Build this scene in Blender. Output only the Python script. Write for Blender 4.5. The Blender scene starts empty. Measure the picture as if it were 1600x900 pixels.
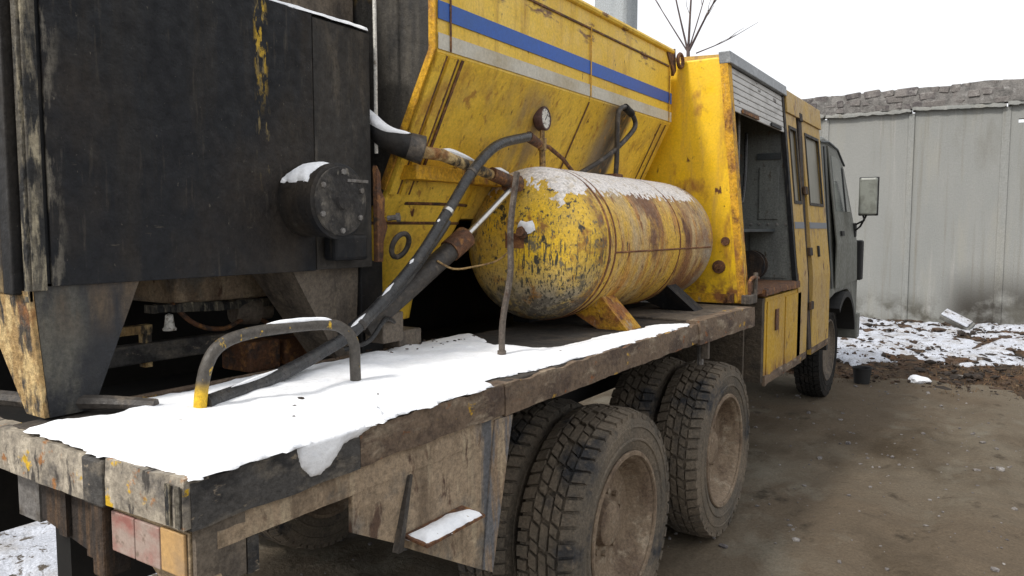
import bpy, bmesh, math, random
from math import sin, cos, pi, radians, sqrt, atan2
from mathutils import Vector, Matrix, noise

random.seed(7)
S = bpy.context.scene
COL = S.collection

# ------------------------------------------------------------------ camera, sky, sun, exposure
cam_d = bpy.data.cameras.new("camera")
cam_d.sensor_width = 36.0
cam_d.lens = 26.55
cam_d.clip_end = 900.0
cam_d.clip_start = 0.05
cam = bpy.data.objects.new("camera", cam_d)
COL.objects.link(cam)
cam.location = (0, 0, 1.85)
cam.rotation_euler = (radians(90 - 4.458), 0, radians(33.216))
S.camera = cam

SUN_EL, SUN_AZ = radians(45), radians(196)      # azimuth from +Y towards +X: light comes from behind, a little left
w = bpy.data.worlds.new("World")
S.world = w
w.use_nodes = True
nt = w.node_tree
nt.nodes.clear()
sky = nt.nodes.new("ShaderNodeTexSky")
sky.sky_type = 'NISHITA'
sky.sun_disc = False
sky.sun_elevation = SUN_EL
sky.sun_rotation = SUN_AZ
sky.dust_density = 6.0
sky.air_density = 1.0
hs = nt.nodes.new("ShaderNodeHueSaturation")    # thin overcast: the blue is almost gone
hs.inputs["Saturation"].default_value = 0.16
bg = nt.nodes.new("ShaderNodeBackground")
bg.inputs["Strength"].default_value = 0.15
wo = nt.nodes.new("ShaderNodeOutputWorld")
nt.links.new(sky.outputs[0], hs.inputs["Color"])
ov = nt.nodes.new("ShaderNodeMix")                # high cloud layer, the same in every direction
ov.data_type = 'RGBA'
ov.inputs[0].default_value = 0.72
ov.inputs[7].default_value = (8.2, 8.35, 8.6, 1)
nt.links.new(hs.outputs[0], ov.inputs[6])
nt.links.new(ov.outputs[2], bg.inputs["Color"])
nt.links.new(bg.outputs[0], wo.inputs["Surface"])

sd = bpy.data.lights.new("sun", 'SUN')
sd.energy = 2.3
sd.angle = radians(7)
sd.color = (1.0, 0.95, 0.88)
sun = bpy.data.objects.new("sun", sd)
COL.objects.link(sun)
sv = Vector((sin(SUN_AZ) * cos(SUN_EL), cos(SUN_AZ) * cos(SUN_EL), sin(SUN_EL)))
sun.rotation_euler = (-sv).to_track_quat('-Z', 'Y').to_euler()
sun.location = (4, -6, 12)

S.view_settings.view_transform = 'Standard'
S.view_settings.look = 'None'
S.view_settings.gamma = 1.0
S.view_settings.exposure = 0.15
S.view_settings.use_curve_mapping = False

# ------------------------------------------------------------------ materials
def mat(name, base, layers=(), rough=0.7, metal=0.0, bump=0.0, bscale=30.0, spec=0.4, grain=.34, gscale=70.0):
    """layers: (colour, scale xyz, lo, hi, seed[, (axis, a, b)...]) noise masks laid over one another."""
    m = bpy.data.materials.new(name)
    m.use_nodes = True
    t = m.node_tree
    N, L = t.nodes, t.links
    b = N["Principled BSDF"]
    b.inputs["Roughness"].default_value = rough
    b.inputs["Metallic"].default_value = metal
    b.inputs["Specular IOR Level"].default_value = spec
    geo = N.new("ShaderNodeNewGeometry")
    cur = None
    rgh = None
    sep = None
    for ly in layers:
        colr, sc, lo, hi, seed = ly[:5]
        mp = N.new("ShaderNodeMapping")
        mp.inputs["Scale"].default_value = sc
        mp.inputs["Location"].default_value = (seed * 1.7, seed * 2.3, seed * 0.9)
        L.new(geo.outputs["Position"], mp.inputs["Vector"])
        nz = N.new("ShaderNodeTexNoise")
        nz.inputs["Scale"].default_value = 1.0
        nz.inputs["Detail"].default_value = 6.0
        nz.inputs["Roughness"].default_value = 0.62
        L.new(mp.outputs[0], nz.inputs["Vector"])
        mr = N.new("ShaderNodeMapRange")
        mr.inputs["From Min"].default_value = lo
        mr.inputs["From Max"].default_value = hi
        L.new(nz.outputs["Fac"], mr.inputs["Value"])
        fac = mr.outputs[0]
        for ax, a0, a1 in ly[5:]:
            if sep is None:
                sep = N.new("ShaderNodeSeparateXYZ")
                L.new(geo.outputs["Position"], sep.inputs[0])
            r = N.new("ShaderNodeMapRange")
            r.interpolation_type = 'SMOOTHSTEP'
            r.inputs["From Min"].default_value = a0
            r.inputs["From Max"].default_value = a1
            L.new(sep.outputs[ax], r.inputs["Value"])
            mu = N.new("ShaderNodeMath")
            mu.operation = 'MULTIPLY'
            L.new(fac, mu.inputs[0])
            L.new(r.outputs[0], mu.inputs[1])
            fac = mu.outputs[0]
        mx = N.new("ShaderNodeMix")
        mx.data_type = 'RGBA'
        L.new(fac, mx.inputs[0])
        if cur is None:
            mx.inputs[6].default_value = (*base, 1)
        else:
            L.new(cur, mx.inputs[6])
        mx.inputs[7].default_value = (*colr, 1)
        cur = mx.outputs[2]
    if cur is None:
        b.inputs["Base Color"].default_value = (*base, 1)
    elif grain:
        gn = N.new("ShaderNodeTexNoise")                 # fine grit and soiling in the surface itself
        gn.inputs["Scale"].default_value = gscale
        gn.inputs["Detail"].default_value = 8.0
        gn.inputs["Roughness"].default_value = 0.8
        L.new(geo.outputs["Position"], gn.inputs["Vector"])
        gr = N.new("ShaderNodeMapRange")
        gr.inputs["From Min"].default_value = 0.36
        gr.inputs["From Max"].default_value = 0.64
        gr.inputs["To Min"].default_value = 1.0 - grain * 1.25
        gr.inputs["To Max"].default_value = 1.0 + grain
        L.new(gn.outputs["Fac"], gr.inputs["Value"])
        gm = N.new("ShaderNodeMix")
        gm.data_type = 'RGBA'
        gm.blend_type = 'MULTIPLY'
        gm.inputs[0].default_value = 1.0
        L.new(cur, gm.inputs[6])
        L.new(gr.outputs[0], gm.inputs[7])
        L.new(gm.outputs[2], b.inputs["Base Color"])
    else:
        L.new(cur, b.inputs["Base Color"])
    if bump > 0:
        nz = N.new("ShaderNodeTexNoise")
        nz.inputs["Scale"].default_value = bscale
        nz.inputs["Detail"].default_value = 7.0
        L.new(geo.outputs["Position"], nz.inputs["Vector"])
        bp = N.new("ShaderNodeBump")
        bp.inputs["Strength"].default_value = min(1.0, bump)
        bp.inputs["Distance"].default_value = 0.02
        L.new(nz.outputs["Fac"], bp.inputs["Height"])
        n2 = N.new("ShaderNodeTexNoise")
        n2.inputs["Scale"].default_value = bscale * 5.5
        n2.inputs["Detail"].default_value = 4.0
        L.new(geo.outputs["Position"], n2.inputs["Vector"])
        b2 = N.new("ShaderNodeBump")
        b2.inputs["Strength"].default_value = min(1.0, bump)
        b2.inputs["Distance"].default_value = 0.006
        L.new(n2.outputs["Fac"], b2.inputs["Height"])
        L.new(bp.outputs[0], b2.inputs["Normal"])
        L.new(b2.outputs[0], b.inputs["Normal"])
        r2 = N.new("ShaderNodeMapRange")
        r2.inputs["From Min"].default_value = 0.3
        r2.inputs["From Max"].default_value = 0.7
        r2.inputs["To Min"].default_value = max(0.05, rough - 0.15)
        r2.inputs["To Max"].default_value = min(1.0, rough + 0.15)
        L.new(nz.outputs["Fac"], r2.inputs["Value"])
        L.new(r2.outputs[0], b.inputs["Roughness"])
    return m

YEL = (0.80, 0.53, 0.06)
YEL2 = (0.72, 0.45, 0.04)
OCH = (0.40, 0.20, 0.03)
RUST = (0.10, 0.035, 0.014)
RUST2 = (0.22, 0.075, 0.02)
DUST = (0.24, 0.185, 0.125)
GRIME = (0.022, 0.02, 0.018)

M = {}
M['hopper_yellow'] = mat(grain=.16, name='hopper_yellow', base=YEL, layers=[
    (YEL2, (2.5, 1.6, 0.9), .42, .62, 1),
    ((0.46, 0.255, 0.03), (14, 14, 1.6), .54, .76, 2),
    ((0.33, 0.21, 0.09), (2.2, 2.2, 1.1), .56, .74, 3, (2, 2.62, 2.45)),
    ((0.30, 0.22, 0.13), (5, 9, 2.5), .36, .66, 203, (2, 2.56, 2.44), (1, 2.95, 3.12), (1, 3.42, 3.24)),
    ((0.24, 0.18, 0.11), (2, 5, 2), .25, .45, 204, (2, 2.60, 2.53), (1, 3.78, 4.02), (1, 4.26, 4.20)),
    ((0.028, 0.022, 0.018), (2, 7, 2), .28, .50, 205, (2, 2.58, 2.52), (1, 3.98, 4.10), (1, 4.24, 4.19)),
    ((0.34, 0.15, 0.03), (3.4, 3.0, 2.0), .60, .76, 4),
    ((0.40, 0.20, 0.035), (40, 26, 3), .56, .68, 206, (2, 2.60, 2.50)),
    ((0.17, 0.075, 0.03), (6, 5, 16), .56, .64, 207, (2, 2.78, 2.88)),
    (RUST, (20, 20, 8), .645, .70, 5),
    (GRIME, (34, 34, 12), .68, .72, 6)], rough=.5, bump=.12, bscale=14)
M['hopper_soot'] = mat('hopper_soot', (0.27, 0.19, 0.085), [
    ((0.03, 0.024, 0.02), (3, 9, 3), .42, .60, 8),
    (OCH, (6, 6, 3), .56, .70, 9)], rough=.75, bump=.12)
M['cabin_yellow'] = mat(grain=.12, name='cabin_yellow', base=(0.80, 0.505, 0.016), layers=[
    ((0.70, 0.415, 0.014), (2.2, 2.2, 1.4), .44, .66, 11),
    ((0.50, 0.30, 0.06), (9, 9, 1.6), .52, .70, 212),
    ((0.34, 0.15, 0.03), (5, 5, 3.0), .58, .70, 12),
    ((0.26, 0.10, 0.03), (12, 12, 3), .46, .62, 213, (0, -1.66, -1.50)),
    ((0.24, 0.10, 0.03), (12, 12, 12), .44, .60, 214, (2, 1.62, 1.42)),
    (RUST, (9, 9, 5), .635, .68, 13),
    (RUST, (34, 34, 24), .68, .72, 14)], rough=.45, bump=.08, bscale=10)
M['cabin_edge'] = mat('cabin_edge', (0.58, 0.31, 0.015), [
    ((0.25, 0.10, 0.03), (8, 8, 5), .50, .66, 15),
    (RUST, (10, 10, 6), .55, .66, 16),
    ((0.28, 0.2, 0.13), (10, 10, 4), .62, .72, 17)], rough=.65, bump=.3, bscale=40)
M['door_yellow'] = mat(grain=.2, name='door_yellow', base=(0.46, 0.29, 0.055), layers=[
    ((0.38, 0.255, 0.10), (2.0, 2.0, 1.0), .42, .62, 18),
    ((0.42, 0.30, 0.15), (7, 7, 1.2), .55, .72, 19),
    (RUST, (10, 10, 5), .62, .68, 20), ((0.22, 0.13, 0.06), (12, 12, 5), .58, .66, 220)], rough=.55, bump=.1)
M['locker_yellow'] = mat(grain=.2, name='locker_yellow', base=(0.50, 0.30, 0.022), layers=[
    ((0.42, 0.25, 0.04), (3, 3, 1.2), .45, .65, 21),
    ((0.28, 0.17, 0.07), (4, 4, 3), .55, .70, 22),
    (RUST, (7, 7, 4), .60, .66, 23), ((0.20, 0.10, 0.04), (9, 9, 9), .42, .58, 223, (2, .92, .76))], rough=.55, bump=.12)
M['tank_cap'] = mat(grain=.2, name='tank_cap', base=(0.78, 0.49, 0.020), layers=[
    ((0.55, 0.36, 0.06), (3, 3, 3), .42, .64, 24),
    ((0.33, 0.29, 0.22), (5, 5, 5), .32, .54, 25, (2, 1.74, 1.50)),
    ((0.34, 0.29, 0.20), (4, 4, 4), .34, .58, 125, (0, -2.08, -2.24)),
    ((0.30, 0.14, 0.03), (9, 9, 7), .55, .64, 26, (2, 2.05, 1.90)),
    ((0.22, 0.10, 0.03), (12, 12, 12), .40, .56, 326, (1, 3.13, 3.22)),
    ((0.11, 0.095, 0.06), (90, 90, 40), .56, .61, 27, (2, 2.12, 1.94)),
    ((0.16, 0.13, 0.075), (10, 10, 8), .58, .64, 327, (2, 2.0, 1.8)),
    ((0.055, 0.05, 0.035), (95, 95, 6), .545, .59, 227, (2, 1.86, 1.74), (0, -2.02, -1.90)),
    ((0.14, 0.12, 0.095), (30, 30, 30), .47, .57, 228, (2, 1.60, 1.48)),
    ((0.045, 0.04, 0.03), (16, 16, 12), .62, .66, 28)], rough=.58, bump=.3, bscale=60)
M['tank_shell'] = mat('tank_shell', (0.64, 0.39, 0.05), [
    ((0.50, 0.36, 0.18), (2.2, 5, 2.2), .46, .62, 30),
    ((0.42, 0.19, 0.04), (3.2, 9, 2.6), .52, .66, 31),
    ((0.36, 0.31, 0.24), (4, 6, 4), .36, .58, 230, (2, 1.90, 2.10)),
    ((0.17, 0.08, 0.04), (2.5, 4, 2.4), .44, .54, 32, (1, 3.60, 3.72), (1, 4.02, 3.88)),
    ((0.24, 0.11, 0.045), (2.5, 4, 2.4), .38, .54, 132, (1, 4.16, 4.36)),
    (RUST, (4.0, 6.0, 3.0), .59, .67, 32),
    ((0.20, 0.08, 0.025), (14, 22, 5), .58, .66, 332),
    ((0.32, 0.28, 0.22), (5, 3, 5), .40, .60, 231, (1, 4.45, 4.7)),
    ((0.07, 0.045, 0.03), (24, 24, 9), .62, .68, 34)], rough=.62, bump=.3, bscale=45)
M['foot_rust'] = mat('foot_rust', (0.50, 0.27, 0.02), [
    ((0.26, 0.10, 0.025), (9, 9, 9), .42, .56, 235),
    ((0.34, 0.27, 0.18), (14, 14, 8), .56, .66, 236),
    (RUST, (16, 16, 16), .56, .64, 237)], rough=.75, bump=.3, bscale=50)
M['tank_rust'] = mat('tank_rust', (0.15, 0.06, 0.028), [
    ((0.30, 0.14, 0.05), (8, 8, 8), .48, .64, 35),
    ((0.07, 0.03, 0.018), (16, 16, 16), .55, .68, 36)], rough=.8, bump=.4, bscale=60)
M['black_grime'] = mat('black_grime', (0.0065, 0.0072, 0.009), [
    ((0.022, 0.018, 0.014), (7, 7, 0.9), .50, .70, 37),
    ((0.035, 0.027, 0.019), (1.6, 1.6, 1.2), .55, .72, 38),
    ((0.085, 0.075, 0.06), (60, 60, 34), .685, .72, 39),
    ((0.075, 0.066, 0.052), (90, 12, 70), .69, .73, 140),
    ((0.05, 0.045, 0.036), (30, 30, 3), .62, .72, 143),
    ((0.13, 0.115, 0.09), (14, 130, 130), .70, .74, 40)], rough=.62, bump=.18, bscale=25, spec=.3)
M['black_sheet'] = mat('black_sheet', (0.006, 0.0068, 0.009), [
    ((0.022, 0.018, 0.014), (7, 7, 0.9), .50, .70, 37),
    ((0.034, 0.025, 0.017), (1.6, 1.6, 1.2), .50, .72, 38),
    ((0.085, 0.075, 0.06), (60, 60, 34), .675, .71, 39),
    ((0.06, 0.052, 0.04), (90, 9, 60), .68, .73, 140),
    ((0.05, 0.042, 0.032), (34, 34, 4), .60, .76, 143),
    ((0.13, 0.115, 0.09), (14, 130, 130), .69, .73, 40),
    ((0.14, 0.125, 0.10), (22, 30, 8), .50, .60, 243, (1, 1.05, .99)),
    ((0.50, 0.32, 0.03), (40, 45, 18), .50, .56, 141, (2, 2.20, 2.50), (1, 1.645, 1.665), (1, 1.71, 1.69)),
    ((0.16, 0.12, 0.05), (40, 60, 14), .56, .62, 142, (2, 1.95, 2.2), (1, 1.645, 1.67), (1, 1.715, 1.69))], rough=.62, bump=.25, bscale=25, spec=.3)
M['grime_streak'] = mat('grime_streak', (0.030, 0.026, 0.022), [
    ((0.085, 0.07, 0.052), (16, 16, 3.0), .50, .70, 41),
    ((0.014, 0.013, 0.012), (6, 6, 1.5), .50, .66, 42)], rough=.7, bump=.2)
M['drum_dust'] = mat('drum_dust', (0.020, 0.018, 0.017), [
    ((0.085, 0.075, 0.062), (11, 11, 8), .50, .62, 144),
    ((0.16, 0.145, 0.12), (26, 26, 20), .60, .68, 145)], rough=.7, bump=.3, bscale=50)
M['hopper_rear'] = mat('hopper_rear', (0.035, 0.032, 0.028), [
    ((0.085, 0.075, 0.06), (12, 12, 1.0), .47, .66, 43),
    ((0.50, 0.30, 0.02), (16, 16, 7), .50, .58, 44, (2, 2.74, 2.95)),
    ((0.01, 0.01, 0.011), (3, 3, 1.2), .50, .66, 45)], rough=.65, bump=.2)
M['edge_strip'] = mat('edge_strip', (0.085, 0.075, 0.058), [
    ((0.30, 0.26, 0.18), (40, 40, 6), .50, .62, 46),
    ((0.016, 0.016, 0.016), (22, 30, 7), .47, .55, 47)], rough=.7, bump=.4, bscale=50)
M['peeled_leg'] = mat('peeled_leg', (0.34, 0.22, 0.09), [
    ((0.55, 0.40, 0.19), (20, 20, 9), .48, .58, 48),
    ((0.05, 0.042, 0.034), (17, 17, 7), .48, .57, 49),
    ((0.24, 0.10, 0.03), (8, 8, 5), .58, .68, 50)], rough=.75, bump=.5, bscale=45)
M['dark_leg'] = mat('dark_leg', (0.017, 0.018, 0.021), [
    ((0.085, 0.08, 0.065), (12, 12, 5), .40, .60, 51, (1, 1.12, 1.02)),
    ((0.10, 0.07, 0.042), (9, 9, 2), .38, .60, 52, (2, 1.52, 1.64))], rough=.65, bump=.3, bscale=35)
M['dusty_steel'] = mat('dusty_steel', (0.13, 0.105, 0.08), [
    ((0.06, 0.05, 0.042), (7, 7, 3), .48, .64, 53),
    ((0.20, 0.16, 0.115), (20, 20, 5), .55, .70, 54)], rough=.75, bump=.3)
M['shaded_metal'] = mat('shaded_metal', (0.006, 0.0055, 0.005), [
    ((0.014, 0.012, 0.010), (8, 8, 5), .50, .68, 55)], rough=.8)  # near-black: the shade in and under the body is in the colour
M['rail_dark'] = mat('rail_dark', (0.060, 0.056, 0.052), [
    ((0.14, 0.12, 0.095), (9, 6, 14), .50, .64, 56),
    ((0.024, 0.023, 0.023), (14, 9, 16), .52, .64, 57),
    ((0.26, 0.21, 0.15), (22, 14, 30), .62, .68, 58)], rough=.8, bump=.3, bscale=50)
M['rail_worn'] = mat('rail_worn', (0.15, 0.105, 0.07), [
    ((0.075, 0.05, 0.036), (10, 5, 10), .46, .62, 59),
    ((0.26, 0.205, 0.145), (12, 6, 20), .54, .66, 60),
    ((0.50, 0.29, 0.02), (9, 7, 14), .64, .68, 61),
    (RUST2, (15, 9, 20), .62, .70, 62)], rough=.8, bump=.28, bscale=50)
M['beam_peeled'] = mat('beam_peeled', (0.27, 0.235, 0.185), [
    ((0.40, 0.35, 0.275), (16, 10, 8), .50, .62, 63),
    ((0.10, 0.09, 0.08), (9, 9, 12), .52, .66, 363),
    ((0.055, 0.048, 0.042), (34, 10, 11), .57, .63, 64),
    ((0.55, 0.34, 0.02), (13, 13, 15), .595, .63, 65),
    ((0.30, 0.13, 0.04), (15, 15, 17), .60, .66, 66)], rough=.78, bump=.2, bscale=60)
M['mud_panel'] = mat('mud_panel', (0.30, 0.225, 0.15), [
    ((0.16, 0.115, 0.075), (10, 9, 3.0), .48, .66, 67),
    ((0.40, 0.32, 0.215), (9, 16, 3.0), .52, .68, 68),
    ((0.15, 0.135, 0.115), (5, 5, 4), .54, .66, 367),
    ((0.10, 0.06, 0.04), (18, 18, 7), .59, .66, 69),
    ((0.11, 0.11, 0.115), (10, 10, 2.0), .52, .60, 70, (1, 1.84, 1.93))], rough=.85, bump=.3, bscale=35)
M['flange_worn'] = mat('flange_worn', (0.24, 0.17, 0.11), [
    ((0.13, 0.13, 0.135), (14, 16, 2.5), .44, .54, 240),
    ((0.34, 0.26, 0.17), (20, 20, 4), .56, .66, 241)], rough=.8, bump=.3)
M['splash_mud'] = mat('splash_mud', (0.085, 0.066, 0.046), [((0.045, 0.036, 0.027), (9, 9, 9), .46, .62, 251), ((0.13, 0.10, 0.07), (30, 30, 30), .58, .68, 252)], rough=.95, bump=.7, bscale=40)
M['rust_plate'] = mat('rust_plate', (0.028, 0.021, 0.017), [
    ((0.10, 0.058, 0.03), (22, 22, 2.4), .50, .66, 71),
    ((0.012, 0.013, 0.016), (7, 7, 3), .50, .60, 72)], rough=.8, bump=.35)
M['grey_steel'] = mat('grey_steel', (0.19, 0.18, 0.17), [
    ((0.10, 0.085, 0.07), (10, 10, 10), .50, .66, 73)], rough=.6, metal=.3, bump=.2)
M['bare_rod'] = mat(grain=.1, name='bare_rod', base=(0.55, 0.54, 0.52), layers=[((0.28, 0.22, 0.16), (25, 25, 25), .58, .68, 74)], rough=.3, metal=.9)
M['rust_steel'] = mat('rust_steel', (0.12, 0.055, 0.028), [
    ((0.26, 0.12, 0.04), (25, 25, 25), .52, .62, 75),
    ((0.05, 0.035, 0.028), (15, 15, 15), .52, .66, 76)], rough=.8, bump=.3, bscale=60)
M['rod_rust'] = mat('rod_rust', (0.085, 0.068, 0.055), [((0.15, 0.125, 0.10), (20, 20, 8), .50, .64, 175), ((0.05, 0.03, 0.02), (30, 30, 14), .55, .64, 176)], rough=.75, bump=.4, bscale=80)
M['dark_pipe'] = mat('dark_pipe', (0.045, 0.039, 0.034), [
    ((0.11, 0.09, 0.07), (20, 20, 20), .52, .66, 77)], rough=.55, bump=.2, bscale=50)
M['hoop_paint'] = mat('hoop_paint', (0.065, 0.057, 0.048), [
    ((0.52, 0.32, 0.018), (26, 26, 16), .61, .65, 78),
    ((0.62, 0.38, 0.012), (20, 20, 8), .30, .42, 79, (2, 1.45, 1.40), (1, 1.5, 1.35))], rough=.5, bump=.25, bscale=60)
M['hose'] = mat('hose', (0.03, 0.03, 0.031), [((0.065, 0.06, 0.055), (16, 16, 16), .50, .70, 80)], rough=.34, bump=.15, bscale=60)
M['tyre'] = mat('tyre', (0.095, 0.083, 0.068), [
    ((0.165, 0.134, 0.10), (2.6, 2.6, 2.6), .36, .56, 81),
    ((0.045, 0.045, 0.047), (3.2, 3.2, 3.2), .54, .64, 82),
    ((0.17, 0.135, 0.10), (30, 30, 30), .58, .70, 83)], rough=.85, bump=.4, bscale=70, spec=.2)
M['tyre_shaded'] = mat('tyre_shaded', (0.018, 0.017, 0.016), [((0.035, 0.03, 0.026), (6, 6, 6), .50, .66, 282)], rough=.8, bump=.3, bscale=60, spec=.2)  # darker copy of the tyre: shade under the cab put into the colour
M['rim'] = mat('rim', (0.21, 0.155, 0.105), [
    ((0.12, 0.082, 0.055), (7, 7, 4), .46, .62, 84),
    ((0.29, 0.235, 0.17), (12, 12, 12), .56, .68, 85)], rough=.85, bump=.3, bscale=50)
M['green_grey'] = mat(grain=.15, name='green_grey', base=(0.135, 0.14, 0.125), layers=[
    ((0.09, 0.09, 0.075), (3, 3, 1.2), .46, .64, 86),
    ((0.19, 0.185, 0.16), (8, 8, 3), .56, .70, 87)], rough=.5, bump=.06)
M['inner_grey'] = mat('inner_grey', (0.145, 0.153, 0.142), [
    ((0.10, 0.105, 0.10), (5, 5, 2), .47, .64, 88),
    ((0.07, 0.055, 0.04), (18, 18, 10), .62, .68, 89),
    ((0.30, 0.14, 0.05), (5, 5, 5), .62, .70, 90)], rough=.6, bump=.15)
M['inner_dark'] = mat('inner_dark', (0.042, 0.05, 0.053), [((0.03, 0.032, 0.034), (5, 5, 2), .47, .64, 91)], rough=.6)
M['slat_white'] = mat(grain=.1, name='slat_white', base=(0.50, 0.49, 0.47), layers=[
    ((0.34, 0.33, 0.31), (4, 4, 10), .48, .66, 92),
    ((0.10, 0.085, 0.07), (4, 5, 14), .63, .67, 93)], rough=.5)
M['roof_trim'] = mat('roof_trim', (0.17, 0.18, 0.19), [((0.30, 0.31, 0.32), (5, 5, 5), .5, .66, 94)], rough=.4, metal=.3)
M['black_rubber'] = mat('black_rubber', (0.013, 0.013, 0.013), rough=.7)
M['glass'] = mat(grain=.0, name='glass', base=(0.10, 0.115, 0.115), layers=[((0.2, 0.2, 0.19), (6, 6, 3), .5, .68, 95)], rough=.08, spec=.8)
M['dusty_pane'] = mat(grain=.1, name='dusty_pane', base=(0.20, 0.195, 0.165), layers=[((0.29, 0.27, 0.22), (6, 6, 2), .46, .66, 96)], rough=.35, spec=.5)
M['mirror_back'] = mat(grain=.1, name='mirror_back', base=(0.20, 0.21, 0.185), layers=[((0.14, 0.145, 0.125), (9, 9, 9), .48, .62, 97)], rough=.4)
M['stripe_blue'] = mat(grain=.12, name='stripe_blue', base=(0.008, 0.09, 0.42), layers=[
    ((0.02, 0.09, 0.33), (2, 1.2, 2), .46, .66, 98), (RUST, (20, 20, 12), .69, .73, 99)], rough=.45)
M['stripe_white'] = mat(grain=.15, name='stripe_white', base=(0.53, 0.50, 0.42), layers=[
    ((0.42, 0.36, 0.25), (4, 3, 4), .46, .66, 100), (RUST, (22, 22, 12), .68, .72, 101)], rough=.5)
M['stripe_grey'] = mat('stripe_grey', (0.16, 0.17, 0.19), rough=.5)
M['lens_red'] = mat(grain=.15, name='lens_red', base=(0.30, 0.13, 0.11), layers=[((0.36, 0.28, 0.24), (9, 9, 14), .34, .56, 102), ((0.2, 0.15, 0.12), (30, 30, 30), .58, .66, 302)], rough=.45)
M['lens_orange'] = mat(grain=.15, name='lens_orange', base=(0.50, 0.31, 0.13), layers=[((0.36, 0.24, 0.13), (9, 9, 9), .48, .66, 103)], rough=.5)
M['wood'] = mat('wood', (0.34, 0.25, 0.15), [((0.22, 0.16, 0.10), (6, 6, 24), .48, .64, 104)], rough=.85, bump=.3)
M['white_enamel'] = mat('white_enamel', (0.62, 0.60, 0.55), [((0.25, 0.22, 0.18), (30, 30, 30), .60, .66, 105)], rough=.4)
M['gauge_brown'] = mat('gauge_brown', (0.09, 0.045, 0.038), [((0.05, 0.028, 0.024), (20, 20, 20), .5, .62, 106)], rough=.5)
M['brass'] = mat('brass', (0.34, 0.22, 0.09), [((0.16, 0.10, 0.05), (30, 30, 30), .5, .62, 107)], rough=.5, metal=.5)
M['snow'] = mat(grain=.05, name='snow', base=(0.84, 0.85, 0.87), layers=[((0.72, 0.74, 0.78), (9, 9, 9), .50, .70, 108), ((0.45, 0.42, 0.38), (38, 38, 38), .685, .72, 308)], rough=.85, bump=.22, bscale=40, spec=.2)
M['dirty_snow'] = mat('dirty_snow', (0.46, 0.48, 0.53), [
    ((0.34, 0.335, 0.34), (5, 5, 5), .48, .64, 109),
    ((0.09, 0.075, 0.06), (14, 14, 14), .585, .63, 110)], rough=.9, bump=.4, bscale=30, spec=.2)
M['frost'] = mat('frost', (0.78, 0.74, 0.71), [
    ((0.60, 0.52, 0.40), (18, 18, 18), .54, .68, 111)], rough=.9, bump=.3, bscale=60, spec=.1)
M['concrete'] = mat(grain=.22, name='concrete', base=(0.262, 0.263, 0.248), layers=[
    ((0.235, 0.240, 0.228), (.8, .8, .35), .44, .66, 112),
    ((0.275, 0.27, 0.24), (3.0, 3.0, .5), .54, .74, 113),
    ((0.20, 0.198, 0.18), (2.4, 2.4, .6), .62, .80, 114),
    ((0.20, 0.192, 0.165), (10, 10, .35), .54, .72, 214),
    ((0.31, 0.305, 0.285), (7, 7, .3), .58, .72, 314),
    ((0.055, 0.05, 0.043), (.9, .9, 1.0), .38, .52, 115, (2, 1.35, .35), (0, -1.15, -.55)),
    ((0.10, 0.095, 0.08), (1.6, 1.6, 1.6), .46, .58, 116, (2, .75, .25))], rough=.9, bump=.25, bscale=20, spec=.2)
M['old_mortar'] = mat('old_mortar', (0.20, 0.19, 0.18), [
    ((0.12, 0.115, 0.11), (5, 5, 5), .46, .62, 117),
    ((0.30, 0.29, 0.28), (8, 8, 8), .58, .70, 118)], rough=.95, bump=.8, bscale=18, spec=.1)
M['stone'] = mat('stone', (0.19, 0.175, 0.165), [
    ((0.11, 0.10, 0.10), (4, 4, 4), .46, .60, 119),
    ((0.30, 0.285, 0.27), (6, 6, 6), .56, .66, 120)], rough=.95, bump=.6, bscale=25, spec=.1)
M['pole_concrete'] = mat('pole_concrete', (0.36, 0.39, 0.41), [((0.27, 0.30, 0.32), (3, 3, 1), .48, .66, 121)], rough=.85, bump=.2)
M['bark'] = mat('bark', (0.075, 0.055, 0.055), [((0.12, 0.09, 0.08), (8, 8, 3), .48, .62, 122)], rough=.9)
M['mud'] = mat('mud', (0.110, 0.086, 0.061), [
    ((0.138, 0.118, 0.089), (.45, .5, 1), .42, .60, 123),
    ((0.060, 0.046, 0.031), (.9, .45, 1), .50, .66, 124),
    ((0.155, 0.138, 0.108), (2.2, 1.4, 1), .54, .72, 125),
    ((0.050, 0.040, 0.029), (5, 3.5, 3), .60, .72, 126),
    ((0.15, 0.13, 0.10), (60, 60, 60), .64, .74, 127)], rough=.96, bump=.55, bscale=26, spec=.08, grain=.2)
M['litter'] = mat('litter', (0.060, 0.042, 0.028), [
    ((0.10, 0.055, 0.032), (2.2, 2.2, 2.2), .47, .62, 128),
    ((0.035, 0.028, 0.022), (5, 5, 5), .50, .62, 129),
    ((0.17, 0.12, 0.07), (16, 16, 16), .60, .68, 130)], rough=.95, bump=1.0, bscale=14, spec=.1)
M['debris'] = mat('debris', (0.04, 0.034, 0.030), [((0.09, 0.062, 0.045), (3, 3, 3), .46, .60, 131),
    ((0.22, 0.2, 0.18), (5, 5, 5), .62, .68, 132)], rough=.95, spec=.1)
M['dry_grass'] = mat('dry_grass', (0.15, 0.10, 0.055), [((0.085, 0.048, 0.028), (2, 2, 2), .45, .6, 133)], rough=.95, spec=.1)
M['deck_plate'] = mat('deck_plate', (0.03, 0.026, 0.022), [
    ((0.075, 0.058, 0.043), (3, 3, 3), .50, .66, 134), ((0.015, 0.013, 0.012), (7, 7, 7), .54, .66, 135)], rough=.85, bump=.35)

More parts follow.
